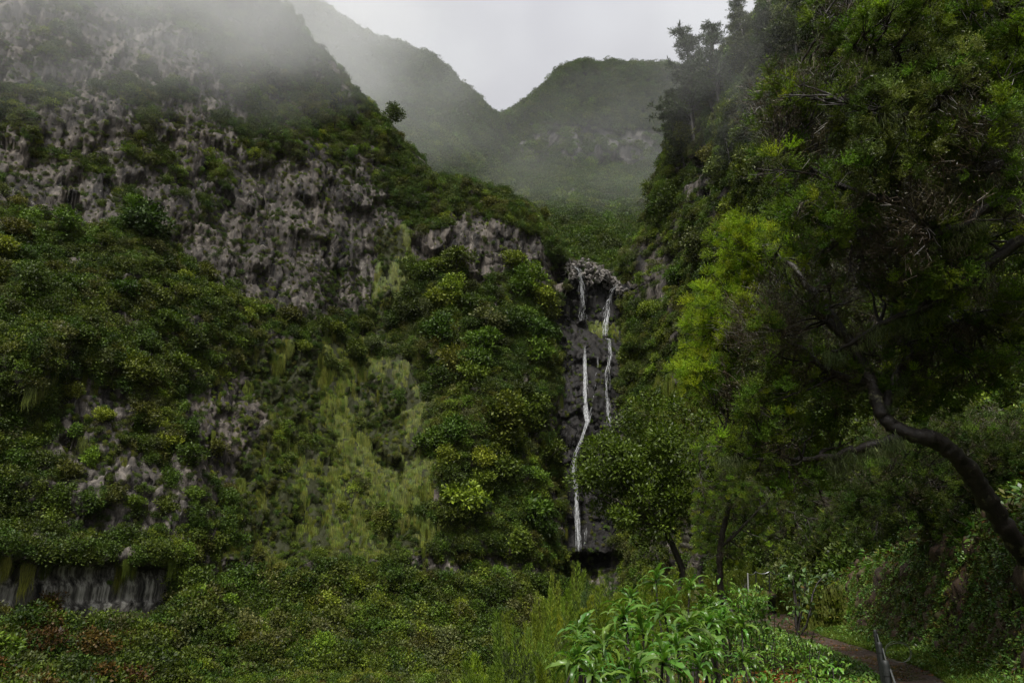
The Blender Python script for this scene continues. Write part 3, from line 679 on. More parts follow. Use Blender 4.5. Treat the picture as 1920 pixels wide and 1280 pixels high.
grow(RC, [[(1180, 560), (1240, 570), (1260, 690), (1200, 730), (1165, 690)]], 10, 20, (1.5, 2.6), [1, 5, 3, 1, 0], 'on the slope right beside the falling water', (1150, 1270, 550, 740))
grow(RC, [[(1170, 490), (1240, 330), (1265, 230), (1400, 60), (1480, 0), (1560, 0), (1560, 640), (1300, 600), (1260, 500)]], 52, 26, (1.9, 3.7), [5, 5, .6, 2, 1.0], 'on the steep wooded side across from the grey wall', (1160, 1560, 0, 650))
X, Nn, px, py, _ = sample(MT, 3000, rng, (1000, 1300, 330, 500)); k = 0
for q in range(3000):
    if k >= 16: break
    if inpoly(px[q:q + 1], py[q:q + 1], [(1060, 420), (1130, 400), (1230, 350), (1230, 440), (1170, 500), (1080, 480)])[0]:
        cliff_tree(X[q], Nn[q], rng.uniform(2.2, 4.0), ['dark', 'mid', 'olive'][k % 3], 'in the hollow above the waterfall lip', rng); k += 1
for (x, y, r, c, v, lab) in [(268, 450, 4.3, 'dark', 1, 'large dense dark green tree at the upper end of the shrubby bench'),
                             (790, 600, 2.4, 'grey', 2, 'slender pale tree standing out before darker trees beside the hanging grass'),
                             (975, 560, 3.6, 'mid', 0, 'broad spreading tree at the foot of the rounded buttress'),
                             (905, 880, 2.6, 'lime', 1, 'bright lime tree low on the wall near the foot of the water'),
                             (625, 625, 2.5, 'lime', 3, 'bright lime shrubby tree at the foot of the columnar rock face'),
                             (355, 870, 2.3, 'dark', 0, 'lone round dark shrub on the bare lower rock wall'),
                             (742, 215, 3.4, 'dark', 1, 'dark rounded tree standing against the mist on the sloping ridge'),
                             (1060, 548, 1.5, 'olive', 3, 'small olive bush hanging beside the upper thread of water')]:
    P, n_ = surf_at(CL, x, y); cliff_tree(P, n_, r, c, '', rng, lab, v=v)

# --- pines on the skyline
def pine_meshes(seed, h=10.0):
    g = np.random.default_rng(seed); tb = MB(); fb = MB()
    tr = wiggle((0, 0, -.5), (g.normal() * .5, g.normal() * .5, h), 8, .015, g); tb.tube(tr, np.linspace(.26, .04, 8), 7)
    for q in range(80):
        t = g.uniform(.18, 1) ** .9; b = np.array([np.interp(t, np.linspace(0, 1, 8), tr[:, k]) for k in range(3)])
        az = g.uniform(0, 6.28); L = (1.05 - t * .85) * h * .36 * g.uniform(.45, 1.25); rise = g.uniform(-.05, .35)
        e = b + np.array([math.cos(az) * L, math.sin(az) * L, L * rise]); br = wiggle(b, e, 6, .04, g); br[-1, 2] += .12 * L; tb.tube(br, np.linspace(.06, .015, 6), 4, cap=False)
        for w in range(max(5, int(L * 7))):
            f = g.uniform(.3, 1.02); c = np.array([np.interp(f, np.linspace(0, 1, 6), br[:, k]) for k in range(3)]) + g.normal(size=3) * np.array([.22, .22, .08]) * (1.2 - f * .5)
            D = rdir(16, g, 1.1); leaf_quads(fb, c + D * .02, D, rdir(16, g), g.uniform(.25, .5, 16), .05)
    return tb.mesh('trunk', M['bark'], True), fb.mesh('crown', M['pine'])
PINES = [pine_meshes(400 + k) for k in range(3)]
for k, (x, y, h, lab) in enumerate([(1300, 262, 27, 'tallest ragged pine leaning out over the valley against the sky'), (1350, 205, 20, 'pine with gaps of sky between its limbs behind the tallest pine'), (1282, 335, 17, 'drooping pine with level branch tips above the rock rib'),
                                    (1408, 120, 14, None), (1450, 150, 14, None), (1385, 75, 12, None), (1490, 110, 12, None), (1420, 240, 12, None), (1375, 330, 10, None), (1478, 300, 9, None), (1268, 260, 13, None)]):
    P, n_ = surf_at(RC, x, y); o = empty('pine_tree', P, lab or 'smaller dark pine rising from the steep wooded side', 'pine tree', None if lab else 'smaller pines on the wooded side', k * 1.3, h / 10)
    part('trunk', PINES[k % 3][0], o); part('crown', PINES[k % 3][1], o)
P, n_ = surf_at(CL, 545, 100); o = empty('pine_tree', P, 'ragged conifer poking above the misty ridge of the grey wall', 'pine tree', None, .6, .62); part('trunk', PINES[1][0], o); part('crown', PINES[1][1], o)
P, n_ = surf_at(CL, 505, 90); o = empty('pine_tree', P, 'low broken conifer beside the ragged ridge conifer in mist', 'pine tree', None, 2.6, .45); part('trunk', PINES[2][0], o); part('crown', PINES[2][1], o)

# --- loose rock of the waterfall
def stone_mesh(seed, mat, flat=(1, 1, .75)):
    g = np.random.default_rng(seed); bm = bmesh.new()
    for p in rdir(15, g) * g.uniform(.8, 1.05, (15, 1)) * np.array(flat): bm.verts.new(p)
    bmesh.ops.convex_hull(bm, input=bm.verts); bmesh.ops.delete(bm, geom=[v for v in bm.verts if not v.link_faces], context='VERTS')
    bmesh.ops.bevel(bm, geom=list(bm.edges), offset=.15, segments=2, affect='EDGES')
    me = bpy.data.meshes.new('stone'); bm.to_mesh(me); bm.free(); me.materials.append(mat); return me
ST = [stone_mesh(500 + k, M['boulder']) for k in range(6)]; BL = [stone_mesh(520 + k, M['wet'], (.8, .8, 1.15)) for k in range(6)]
rng = np.random.default_rng(31)
for k in range(230):
    t = rng.random(); x = 1062 + 112 * t; lip = np.interp(x, [1060, 1075, 1095, 1110, 1140, 1175], [494, 490, 482, 490, 508, 540]); y = lip + rng.random() ** 1.3 * np.interp(t, [0, .3, 1], [24, 46, 20])
    P, n_ = surf_at(CL, x, y + 4); o = part('boulder', ST[k % 6], CL['obj'], P + n_ * .15 + np.array([0, 0, .3]), rng.uniform(0, 6.28, 3), rng.uniform(.22, .68) * np.array([1, 1, 1]))
for k in range(230):
    x = rng.uniform(1052, 1172); y = rng.uniform(540, 1010)
    if 612 < y < 640: continue
    P, n_ = surf_at(CL, x, y); o = part('rock', BL[k % 6], CL['obj'], P - n_ * .25, rng.normal(size=3) * .5 + np.array([0, 0, rng.uniform(0, 6)]), rng.uniform(.25, .75) * np.array([1, 1, rng.uniform(1, 1.6)]))

# --- the water
m, nt, out = newmat('falling_water'); p = N(nt, 'ShaderNodeBsdfPrincipled', i_Roughness=.35); p.inputs['Base Color'].default_value = (.88, .9, .92, 1)
t = N(nt, 'ShaderNodeBsdfTranslucent'); t.inputs['Color'].default_value = (.9, .92, .94, 1); tp = N(nt, 'ShaderNodeBsdfTransparent')
ms = N(nt, 'ShaderNodeMixShader'); ms.inputs[0].default_value = .4; nt.links.new(p.outputs[0], ms.inputs[1]); nt.links.new(t.outputs[0], ms.inputs[2])
geo = N(nt, 'ShaderNodeNewGeometry'); m2 = N(nt, 'ShaderNodeMixShader'); tc = N(nt, 'ShaderNodeTexCoord'); mp = N(nt, 'ShaderNodeMapping'); mp.inputs['Scale'].default_value = (3.5, 3.5, .55); nt.links.new(tc.outputs['Object'], mp.inputs[0]); no = N(nt, 'ShaderNodeTexNoise', i_Scale=1.3, i_Detail=5.0, i_Roughness=.7); nt.links.new(mp.outputs[0], no.inputs['Vector'])
nt.links.new(math_(nt, 'MULTIPLY', math_(nt, 'MULTIPLY_ADD', geo.outputs['Random Per Island'], .5, .16), ramp(nt, no.outputs['Fac'], [(.40, (.08, .08, .08)), (.60, (1, 1, 1))])), m2.inputs[0])
nt.links.new(tp.outputs[0], m2.inputs[1]); nt.links.new(ms.outputs[0], m2.inputs[2]); nt.links.new(m2.outputs[0], out.inputs['Surface']); M['water'] = m
def strand(pts, width, n, seed):
    g = np.random.default_rng(seed); W = []
    for (x, y) in pts:
        P, n_ = surf_at(CL, x, y); h = n_ * np.array([1, 1, 0]); P = at(x, y, P[1]); W.append(P + unit(h) * 1.3)
    W = np.array(W); W[1:-1, 1] = (W[:-2, 1] + W[1:-1, 1] + W[2:, 1]) / 3
    L = np.concatenate([[0], np.cumsum(np.linalg.norm(np.diff(W, axis=0), axis=1))]); mb = MB(); N_ = max(10, int(L[-1] / .5))
    wv = fbm(np.stack([np.linspace(0, L[-1] / 3, 60), np.zeros(60), np.full(60, seed * 3.1)], -1), 3, 9)
    for q in range(int(n * 1.5)):
        a = g.uniform(-.1, .95); b = min(1, a + g.uniform(.08, .4)); a = max(a, 0)
        s = np.linspace(a, b, max(7, int(N_ * (b - a)))) * L[-1]; Q = np.stack([np.interp(s, L, W[:, k]) for k in range(3)], -1)
        off = g.normal() * .62 * width; sp = (.45 + .9 * np.abs(np.interp(s, np.linspace(0, L[-1], 60), wv)) + .25 * s / L[-1])
        Q[:, 0] += off * sp + .28 * width * np.cumsum(g.normal(size=len(s))) / math.sqrt(len(s)); Q[:, 1] += g.normal() * .15 + .05 * g.normal(size=len(s))
        r = g.uniform(.014, .045) * np.sin(np.linspace(0.1, 3.05, len(s))) * (1 + .5 * g.random(len(s))); mb.tube(Q, r, 5, cap=False)
    return mb.mesh('water_strand', M['water'], True)
wf = empty('waterfall', surf_at(CL, 1082, 1028)[0], 'white waterfall in two steps threading down a black rock gorge', 'waterfall')
for pts, w, n in [([(1070, 503), (1079, 513), (1084, 535), (1084, 565), (1083, 605)], .7, 44), ([(1167, 534), (1156, 546), (1147, 562), (1144, 590), (1142, 632)], .55, 44), ([(1147, 563), (1138, 578), (1135, 592)], .35, 8),
                  ([(1090, 652), (1091, 690), (1092, 730), (1093, 768), (1096, 795), (1088, 822), (1077, 852), (1075, 882), (1078, 930), (1080, 980), (1082, 1034)], .36, 90),
                  ([(1139, 638), (1147, 640), (1146, 668), (1140, 700), (1138, 740), (1141, 772), (1146, 802)], .5, 34), ([(1121, 670), (1118, 700), (1112, 735)], .3, 4), ([(1092, 965), (1092, 1024)], .3, 6), ([(1110, 745), (1103, 770), (1099, 795)], .25, 6)]:
    o = part('water_strand', strand(pts, w, n, int(pts[0][0])), wf); o.matrix_parent_inverse = Matrix.Translation(-Vector(wf.location))

# ------------------------------------------------------------------ near vegetation
def gpt(x, y): return np.array([x, y, float(gz(np.array([x]), np.array([y]))[0])])
def ray_ground(px, py, lift=.5):
    for d in np.arange(6, 60, .25):
        p = atd(px, py, d)
        if p[2] < gz(p[:1], p[1:2], False)[0] + lift: return d
    return 14.0
# plume of heath: stems with needles
def plume(seed, stems=26, need=20, spread=.95, m=0, nl=.14, nw=.045, zmin=.0):
    g = np.random.default_rng(seed); mb = MB()
    D = unit(np.stack([g.normal(size=stems) * spread, g.normal(size=stems) * spread, np.full(stems, 1.0)], -1)); L = g.uniform(.6, .9, stems)
    i = np.repeat(np.arange(stems), need); t = g.uniform(.12, 1, len(i)); bend = np.array([0, 0, .18])
    C_ = D[i] * (L[i] * t)[:, None] + bend * (t ** 2)[:, None]; d = unit(D[i] * .8 + rdir(len(i), g) * .8); s = unit(np.cross(d, rdir(len(i), g)))
    V = np.stack([C_ - s * nw * .5, C_ + s * nw * .5, C_ + d * nl * g.uniform(.7, 1.3, (len(i), 1))], 1); mb.add(V, np.arange(len(i) * 3).reshape(-1, 3), m)
    return mb
def spray(seed, m=1, n=60):
    """bare forked twigs"""
    g = np.random.default_rng(seed); mb = MB()
    for q in range(n):
        a = np.zeros(3) if q < 7 else ends[g.integers(0, len(ends))]; d = unit(np.array([g.normal() * .6, g.normal() * .6, 1.0])); b = a + d * g.uniform(.25, .5)
        if q == 0: ends = []
        ends.append(b); s = unit(np.cross(d, g.normal(size=3))) * .008; mb.add([a - s, a + s, b + s * .5, b - s * .5], [[0, 1, 2, 3]], m)
    for q in range(60):
        c = ends[g.integers(0, len(ends))] + g.normal(size=3) * .06; d = rdir(1, g, .6)[0]; s = unit(np.cross(d, g.normal(size=3))) * .014; mb.add([c - s, c + s, c + d * .1], [[0, 1, 2]], m)
    return mb
def beard(seed, m=0):
    g = np.random.default_rng(seed); mb = MB()
    for q in range(130):
        a = np.array([g.normal() * .25, g.normal() * .25, g.normal() * .12]); b = a + np.array([g.normal() * .12, g.normal() * .12, -g.uniform(.15, .75)]); s = rdir(1, g)[0] * .009
        c = (a + b) / 2 + g.normal(size=3) * .08; mb.add([a - s, a + s, c + s, c - s], [[0, 1, 2, 3]], m); mb.add([c - s, c + s, b], [[0, 1, 2]], m)
    return mb
HP = [plume(600 + k, m=0) for k in range(3)] + [plume(600 + k, m=1) for k in range(3)] + [plume(600 + k, m=2) for k in range(3)] + [spray(620 + k, 3) for k in range(3)]
HMAT = [M['heath'], M['heathlime'], M['heathgrey'], M['twig']]
BEARD = [beard(640 + k) for k in range(3)]
m, nt, out = newmat('water_drop'); p = N(nt, 'ShaderNodeBsdfPrincipled', i_Roughness=.0, i_IOR=1.33); p.inputs['Transmission Weight'].default_value = 1.0; nt.links.new(p.outputs[0], out.inputs['Surface']); M['drop'] = m
_b = bmesh.new(); bmesh.ops.create_icosphere(_b, subdivisions=1, radius=1.0); DROP = MB(); DROP.add([tuple(v.co) for v in _b.verts], [[v.index for v in f.verts] for f in _b.faces]); _b.free()
LIME_A = [(1290, 690), (1310, 560), (1380, 440), (1450, 400), (1480, 470), (1430, 570), (1370, 660), (1330, 720)]
GREY_A = [(1570, 230), (1640, 90), (1760, 50), (1830, 120), (1770, 260), (1700, 330), (1640, 440), (1570, 380)]
BROWN = [(1490, 240, 60), (1520, 300, 50), (1730, 400, 80), (1680, 470, 70), (1600, 560, 80), (1500, 600, 60), (1850, 330, 70), (1620, 690, 70), (1450, 640, 50), (1380, 700, 40), (1560, 170, 40), (1830, 620, 70)]
def heath_tree(base, label, trunk, limbs, regions, seed, r0=.2, lich=40, mats=None):
    g = np.random.default_rng(seed); o = empty('heath_tree', base, label, 'tree'); b0 = np.array(o.location)
    tb = MB(); nodes = []
    tp = np.array([atd(*q) for q in trunk]); n = len(tp)
    tp = interp_grid(tp[:, None], n * 9, 1)[:, 0] if n > 2 else tp
    tp = np.concatenate([[base], tp]) if np.linalg.norm(tp[0] - base) > .3 else tp
    tb.tube(tp - b0 + g.normal(size=tp.shape) * .012, np.linspace(r0, r0 * .4, len(tp)) * (1 + .06 * g.normal(size=len(tp))), 18, rough=.3); nodes.append(tp[len(tp) // 3:])
    for lm in limbs:
        q = np.array([atd(*w) for w in lm]); q[0] = tp[np.linalg.norm(tp - q[0], axis=1).argmin()]
        q = interp_grid(q[:, None], len(q) * 5, 1)[:, 0] + g.normal(size=(len(q) * 5, 3)) * .02; tb.tube(q - b0, np.linspace(r0 * .5, .02, len(q)), 6); nodes.append(q[2:])
    nodes = np.concatenate(nodes); bb = MB(); Ps, Rs, Ss, Is, LP = [], [], [], [], []
    for (poly, npuf, d0, d1, rad, dens) in regions:
        xs, ys = zip(*poly); k = 0
        while k < npuf:
            x, y = g.uniform(min(xs), max(xs)), g.uniform(min(ys), max(ys))
            if not inpoly(np.array([x]), np.array([y]), poly)[0]: continue
            k += 1; c = atd(x, y, g.uniform(d0, d1)); r = rad * g.uniform(.6, 1.25)
            near = nodes[np.linalg.norm(nodes - c, axis=1).argsort()[g.integers(0, 4)]]
            br = wiggle(near, c, 7, .05, g); bb.tube(br - b0, np.linspace(.026, .009, 7), 4, cap=False)
            for w in range(5): bb.tube(wiggle(br[4], c + rdir(1, g, .3)[0] * r * .8, 4, .06, g) - b0, np.linspace(.009, .004, 4), 3, cap=False)
            brown = min(((x - a) ** 2 + (y - b) ** 2) ** .5 / q for a, b, q in BROWN) < g.uniform(.6, 1.1)
            nt_ = int(dens * r * r * 100); nrm = rdir(nt_, g, .25); P = c + nrm * r * g.uniform(.45, 1, (nt_, 1)) * np.array([1, 1, .75])
            if brown: ty = np.where(g.random(nt_) < .84, 3, 0)
            elif inpoly(np.array([x]), np.array([y]), LIME_A)[0]: ty = np.where(g.random(nt_) < .9, 1, 0)
            elif inpoly(np.array([x]), np.array([y]), GREY_A)[0]: ty = np.where(g.random(nt_) < .8, 2, 0)
            else: ty = pick([8, 1.2 + 1.5 * (g.random() < .25), .7, 2.2], nt_, g)
            Ps.append(P); Rs.append(frame(unit(nrm * .8 + np.array([0, 0, .75]) + .3 * rdir(nt_, g)), g.uniform(0, 6.28, nt_))); Ss.append(g.uniform(.13, .28, nt_) * np.where(ty == 3, 1.5, 1)); Is.append(ty * 3 + g.integers(0, 3, nt_))
    part('trunk', tb.mesh('trunk', M['bark'], True), o); part('branches', bb.mesh('branches', M['bark'], True), o)
    P, R, S, I = (np.concatenate(q) for q in (Ps, Rs, Ss, Is)); f = scatter('foliage', HP, P - b0, R, S, I, mats or HMAT, parent=o, kind='stuff')
    if lich > 30:
        k = np.flatnonzero((I >= 9) | (g.random(len(I)) < .12)); k = k[g.random(len(k)) < .55]; k = np.repeat(k, 2); q = P[k] + np.einsum('nij,nj->ni', R[k], rdir(len(k), g, .8) * g.uniform(.3, 1, (len(k), 1))) * S[k][:, None]
        scatter('water_drops', [DROP], q - b0, frame(np.tile([0, 0, 1.0], (len(k), 1)), np.zeros(len(k))), g.uniform(.004, .0085, len(k)), np.zeros(len(k), int), [M['drop']], parent=o, kind='stuff')
    if lich:
        nl_ = nodes[len(tp) - len(tp) // 3:]; q = nl_[g.integers(0, len(nl_), lich)] + g.normal(size=(lich, 3)) * .05
        scatter('lichen', BEARD, q - b0 - np.array([0, 0, .05]), frame(np.tile([0, 0, 1.0], (lich, 1)) + g.normal(size=(lich, 3)) * .15, g.uniform(0, 6.28, lich)), g.uniform(.15, .42, lich), g.integers(0, 3, lich), [M['lichen']], parent=o, kind='stuff')
    return o, len(P)
heath_tree(gpt(8.55, 12.2) - np.array([0, 0, .3]), 'old heath tree whose thick dark trunk arches over the path', [(1960, 1090, 11.6), (1905, 1020, 11.3), (1850, 930, 11.1), (1800, 862, 10.9), (1755, 825, 10.8), (1700, 812, 10.8), (1655, 780, 11), (1632, 715, 11.3), (1600, 650, 11.6), (1550, 600, 12)],
           [[(1700, 812, 10.8), (1620, 838, 11), (1540, 862, 11.5), (1440, 862, 12.2), (1370, 850, 12.8)], [(1632, 715, 11.3), (1560, 700, 12), (1480, 640, 13), (1400, 600, 13.6), (1340, 650, 14)], [(1600, 650, 11.6), (1520, 540, 12.6), (1450, 470, 13.5), (1400, 450, 14)],
            [(1655, 780, 11), (1690, 690, 11.5), (1760, 620, 12), (1830, 590, 12)]],
           [(LIME_A, 34, 12.8, 14.6, .42, 1.0), ([(1330, 640), (1450, 540), (1560, 500), (1680, 560), (1680, 700), (1600, 790), (1420, 800), (1300, 740)], 60, 11.4, 14.5, .5, .8), ([(1310, 760), (1450, 780), (1600, 800), (1640, 880), (1480, 930), (1330, 900)], 34, 11.5, 14, .42, .75),
            ([(1660, 560), (1940, 560), (1940, 740), (1700, 790)], 52, 11, 14, .5, .75)], 71, .165, 75)
heath_tree(gpt(8.6, 10.2) - np.array([0, 0, .2]), 'tall heath tree with brown dead twigs and dewy tufts above the bank', [(2050, 900, 10), (2030, 700, 10), (2000, 500, 10.2), (1960, 300, 10.3), (1930, 100, 10.5), (1900, -100, 10.6)],
           [[(2000, 500, 10.2), (1920, 450, 10.2), (1790, 545, 10.4), (1650, 612, 10.9), (1560, 660, 11.4)], [(1960, 300, 10.3), (1850, 320, 10.2), (1700, 380, 10.3), (1560, 340, 10.7), (1470, 270, 11.2)], [(1930, 100, 10.5), (1800, 150, 10.2), (1650, 110, 10.2), (1540, 40, 10.5)],
            [(1960, 300, 10.3), (1880, 230, 10), (1780, 200, 9.8), (1660, 220, 9.9), (1560, 180, 10.3)], [(2000, 500, 10.2), (1900, 380, 10), (1800, 420, 10), (1700, 470, 10.4), (1600, 440, 10.8)], [(1930, 100, 10.5), (1870, 0, 10.2), (1780, -40, 10)]],
           [([(1510, 30), (1580, -60), (1960, -60), (1960, 120), (1700, 100), (1560, 110)], 46, 9.6, 11.2, .4, .8), ([(1425, 190), (1470, 110), (1560, 150), (1560, 340), (1500, 360), (1440, 330)], 30, 10.4, 11.6, .34, .9),
            ([(1570, 130), (1940, 90), (1940, 420), (1700, 450), (1560, 400)], 92, 9.4, 11.4, .42, .75), ([(1480, 380), (1700, 440), (1940, 420), (1940, 600), (1720, 600), (1540, 520)], 60, 10.2, 12, .42, .7)], 72, .22, 90)
heath_tree(gpt(9.9, 33) - np.array([0, 0, .2]), 'bushy heath tree beside the bend of the path', [(1352, 1120, 32), (1350, 1030, 32), (1370, 940, 32), (1400, 860, 32.5)], [[(1370, 940, 32), (1320, 900, 32), (1310, 850, 32)], [(1350, 1030, 32), (1420, 960, 31.5), (1460, 910, 31)]],
           [([(1300, 1060), (1310, 900), (1330, 790), (1420, 780), (1480, 900), (1470, 1060)], 60, 30.5, 34, .8, .45)], 73, .16, 14)
heath_tree(gpt(16.6, 36) - np.array([0, 0, .2]), 'heath tree on the bank top behind the mossy wall', [(1580, 1040, 35), (1560, 980, 35), (1530, 900, 35)], [[(1560, 980, 35), (1480, 960, 35), (1450, 930, 35)], [(1560, 980, 35), (1620, 900, 35)]],
           [([(1440, 1050), (1450, 880), (1560, 840), (1680, 880), (1660, 1060)], 54, 32, 37, .85, .45)], 74, .18, 10, [M['heathshade'], M['heath'], M['heathshade'], M['twig']])
heath_tree(gpt(12.6, 19.5) - np.array([0, 0, .2]), 'low heath tree with shade-darkened needles on the bank under the arched trunk', [(1800, 1000, 19.5), (1780, 940, 19.5), (1740, 890, 19.5)], [[(1780, 940, 19.5), (1700, 930, 19), (1650, 920, 19)], [(1740, 890, 19.5), (1820, 850, 19.5)]],
           [([(1560, 1010), (1590, 880), (1700, 800), (1930, 800), (1930, 900), (1860, 980), (1800, 1030)], 95, 15.5, 20, .55, .7)], 75, .12, 16, [M['heathshade'], M['heath'], M['heathshade'], M['twig']])

# --- upright heath shrubs below the path
def shrub_mesh(seed, mat, st=34, need=340):
    g = np.random.default_rng(seed); mb = MB(); a = g.uniform(0, 6.28, st); r = .5 * g.random(st) ** .5; h = (1 - 2.4 * r ** 2) * g.uniform(.4, 1.0, st)
    e = np.stack([np.cos(a) * r, np.sin(a) * r, h], -1); ln = g.uniform(.18, .42, st); out = unit(np.stack([np.cos(a) * r, np.sin(a) * r, np.full(st, .55)], -1))
    i = np.repeat(np.arange(st), need); t = g.random(len(i)); w_ = .07 * np.sqrt(1 - t) * g.uniform(.5, 1, len(i)); th = g.uniform(0, 6.28, len(i)); rad_ = np.stack([np.cos(th), np.sin(th), 0 * th], -1)
    C_ = e[i] - out[i] * (ln[i] * (1 - t))[:, None] + rad_ * w_[:, None]; d = unit(out[i] + .7 * rad_ + .5 * rdir(len(i), g)); s = unit(np.cross(d, rdir(len(i), g))); w = .0034
    mb.add(np.stack([C_ - s * w, C_ + s * w, C_ + d * g.uniform(.02, .04, (len(i), 1))], 1), np.arange(len(i) * 3).reshape(-1, 3)); sb = MB()
    for q in range(9): sb.tube(wiggle((0, 0, -.05), e[q] * .8, 5, .04, g), np.linspace(.014, .004, 5), 4, cap=False)
    return mb.mesh('foliage', mat), sb.mesh('stems', M['bark'], True)
M['shrubheath'] = leafmat('heath_shrub', (.040, .072, .012), (.098, .150, .026), tr=.3); M['shrubyellow'] = leafmat('heath_shrub_yellow', (.062, .105, .012), (.140, .205, .028), tr=.35); M['shrubblue'] = leafmat('heath_shrub_blue', (.018, .038, .014), (.050, .080, .032), tr=.25)
SHM = {k: [shrub_mesh(700 + v * 3 + i, M[k]) for v in range(2)] for i, k in enumerate(('shrubheath', 'shrubyellow', 'shrubblue'))}
SLAB = {'shrubheath': 'feathery green heath shrub on the slope below the path', 'shrubyellow': 'yellow-green feathery heath shrub on the slope below the path', 'shrubblue': 'dark bluish heath shrub on the slope below the path'}
rng = np.random.default_rng(41)
for k, (x, y, d, w, c) in enumerate([(1062, 1030, 24, 1.1, 0), (1100, 1052, 23, 1, 2), (1030, 1050, 22, 1, 0), (985, 1075, 21, 1, 0), (1075, 1075, 19, 1, 1), (1035, 1090, 18, .9, 0), (1050, 1095, 15, .8, 2), (1000, 1105, 16, 1, 0), (960, 1120, 15, 1, 0), (930, 1150, 14, 1, 1), (1070, 1120, 14, .8, 0),
                                     (985, 1150, 13, .9, 2), (915, 1195, 12.5, 1, 1), (940, 1215, 11.5, .9, 0), (1030, 1200, 9.8, .8, 1), (1005, 1225, 9.3, .7, 1), (895, 1245, 10.5, .9, 1), (950, 1255, 9.5, .8, 2), (870, 1262, 11.5, .9, 0), (1060, 1240, 8.6, .6, 1),
                                     (1085, 1038, 31, 1.1, 0), (1122, 1042, 34, 1.2, 2), (1058, 1040, 33, 1.2, 1), (1150, 1048, 27, 1, 0), (1190, 1052, 29, 1.1, 0), (1235, 1040, 31, 1.2, 1), (1275, 1045, 30, 1.1, 0), (1310, 1060, 27, 1, 1), (1130, 1065, 22, 1, 1), (1345, 1050, 41, 1.3, 0), (1390, 1045, 60, 1.6, 0), (1430, 1050, 62, 1.4, 1), (1470, 1046, 61, 1.5, 0)]):
    top = atd(x, y, d); b = gpt(top[0], top[1]); h = max(top[2] - b[2], .9); c = ('shrubheath', 'shrubyellow', 'shrubblue')[c]
    far = d > 35; o = empty('heath_shrub', b, ('heath shrub beyond the far cable railing' if far else ('tall ' if h > 3.2 else 'low ' if h < 2 else '') + SLAB[c]), 'shrub', 'heath shrubs beyond the railing' if far else ('tall ' if h > 3.2 else 'low ' if h < 2 else '') + SLAB[c] + 's', rng.uniform(0, 6.28)); wd = w * np.clip(h * .85, 1.2, 2.6); o.scale = (wd, wd, h)
    f, s = SHM[c][k % 2]; part('foliage', f, o); part('stems', s, o)

# --- the round laurel tree by the water
def laurel():
    g = np.random.default_rng(51); b = gpt(9.2, 38); top = atd(1225, 760, 37); cc = atd(1225, 895, 37); o = empty('laurel_tree', b, 'round glossy dark laurel tree standing before the waterfall foot', 'tree')
    mb = MB(); n = 120; c = rdir(n, g, .15); c = c * (g.random((n, 1)) ** .36) * (1 + .55 * fbm(c * 1.7 + 3, 2, 8))[:, None] * np.array([3.8, 3.0, 4.0]); r = g.uniform(.55, 1.05, n); per = 230; cc_ = np.repeat(np.arange(n), per); nr = rdir(len(cc_), g, .25)
    P = c[cc_] + nr * (r[cc_] * g.uniform(.35, 1, len(cc_)))[:, None] * np.array([1, 1, .75]); leaf_quads(mb, P + cc - b, unit(nr + .8 * rdir(len(cc_), g)), unit(nr + [0, 0, .7] + .5 * rdir(len(cc_), g)), g.uniform(.14, .25, len(cc_)), .1, 0, .06)
    tb = MB(); f = cc - b + np.array([.3, 0, -2.4]); tb.tube(wiggle((0, 0, -.3), f, 6, .04, g), np.linspace(.2, .15, 6), 8)
    for q in g.choice(n, 16, False): tb.tube(wiggle(f, c[q] + cc - b, 6, .06, g), np.linspace(.1, .02, 6), 5, cap=False)
    part('trunk', tb.mesh('trunk', M['bark'], True), o); part('crown', mb.mesh('crown', M['laurel']), o)
laurel()

# --- sow thistles: every leaf a part
def thistle_leaf(seed, lobed=True, L=.42, W=.025, droop=.9):
    g = np.random.default_rng(seed); n = 12; t = np.linspace(0, 1, n); w = W * np.sin(np.clip(t * 1.06, 0, 1) ** .75 * math.pi) ** .8 * (1 + (.28 * np.where(np.arange(n) % 2, 1, -1) if lobed else 0)); w[0], w[-1] = .012, .002
    a = np.cumsum(np.concatenate([[0], np.full(n - 1, 1 / (n - 1))]) * 0 + np.linspace(0, 1, n) * droop * 2 / n) - .0; x = np.concatenate([[0], np.cumsum(np.cos(.75 - a * 2.1)[1:])]) * L / n; z = np.concatenate([[0], np.cumsum(np.sin(.75 - a * 2.1)[1:])]) * L / n
    cen = np.stack([x, 0 * x, z], -1); mb = MB(); le = cen + np.stack([-w * .15, w, w * .35 + g.normal(size=n) * .006], -1); ri = cen + np.stack([-w * .15, -w, w * .35 + g.normal(size=n) * .006], -1)
    V = np.concatenate([le, cen, ri]); i = np.arange(n - 1); mb.add(V, np.concatenate([np.stack([i, i + 1, n + i + 1, n + i], -1), np.stack([n + i, n + i + 1, 2 * n + i + 1, 2 * n + i], -1)]))
    return mb
TL = [thistle_leaf(800 + k, True, droop=(.75, 1.0, 1.25)[k]).mesh('leaf', M['thistle'], True) for k in range(3)]
M['sapling'] = leafmat('sapling_leaf', (.035, .060, .030), (.075, .110, .060), rough=.38, spec=.4, warm=1.0); M['limeleaf'] = leafmat('lime_leaf', (.055, .115, .024), (.115, .20, .045), rough=.38, spec=.4, warm=1.0)
SL = thistle_leaf(810, False, .22, .032, .7).mesh('leaf', M['sapling'], True); LL = thistle_leaf(811, False, .15, .02, .7).mesh('leaf', M['limeleaf'], True)
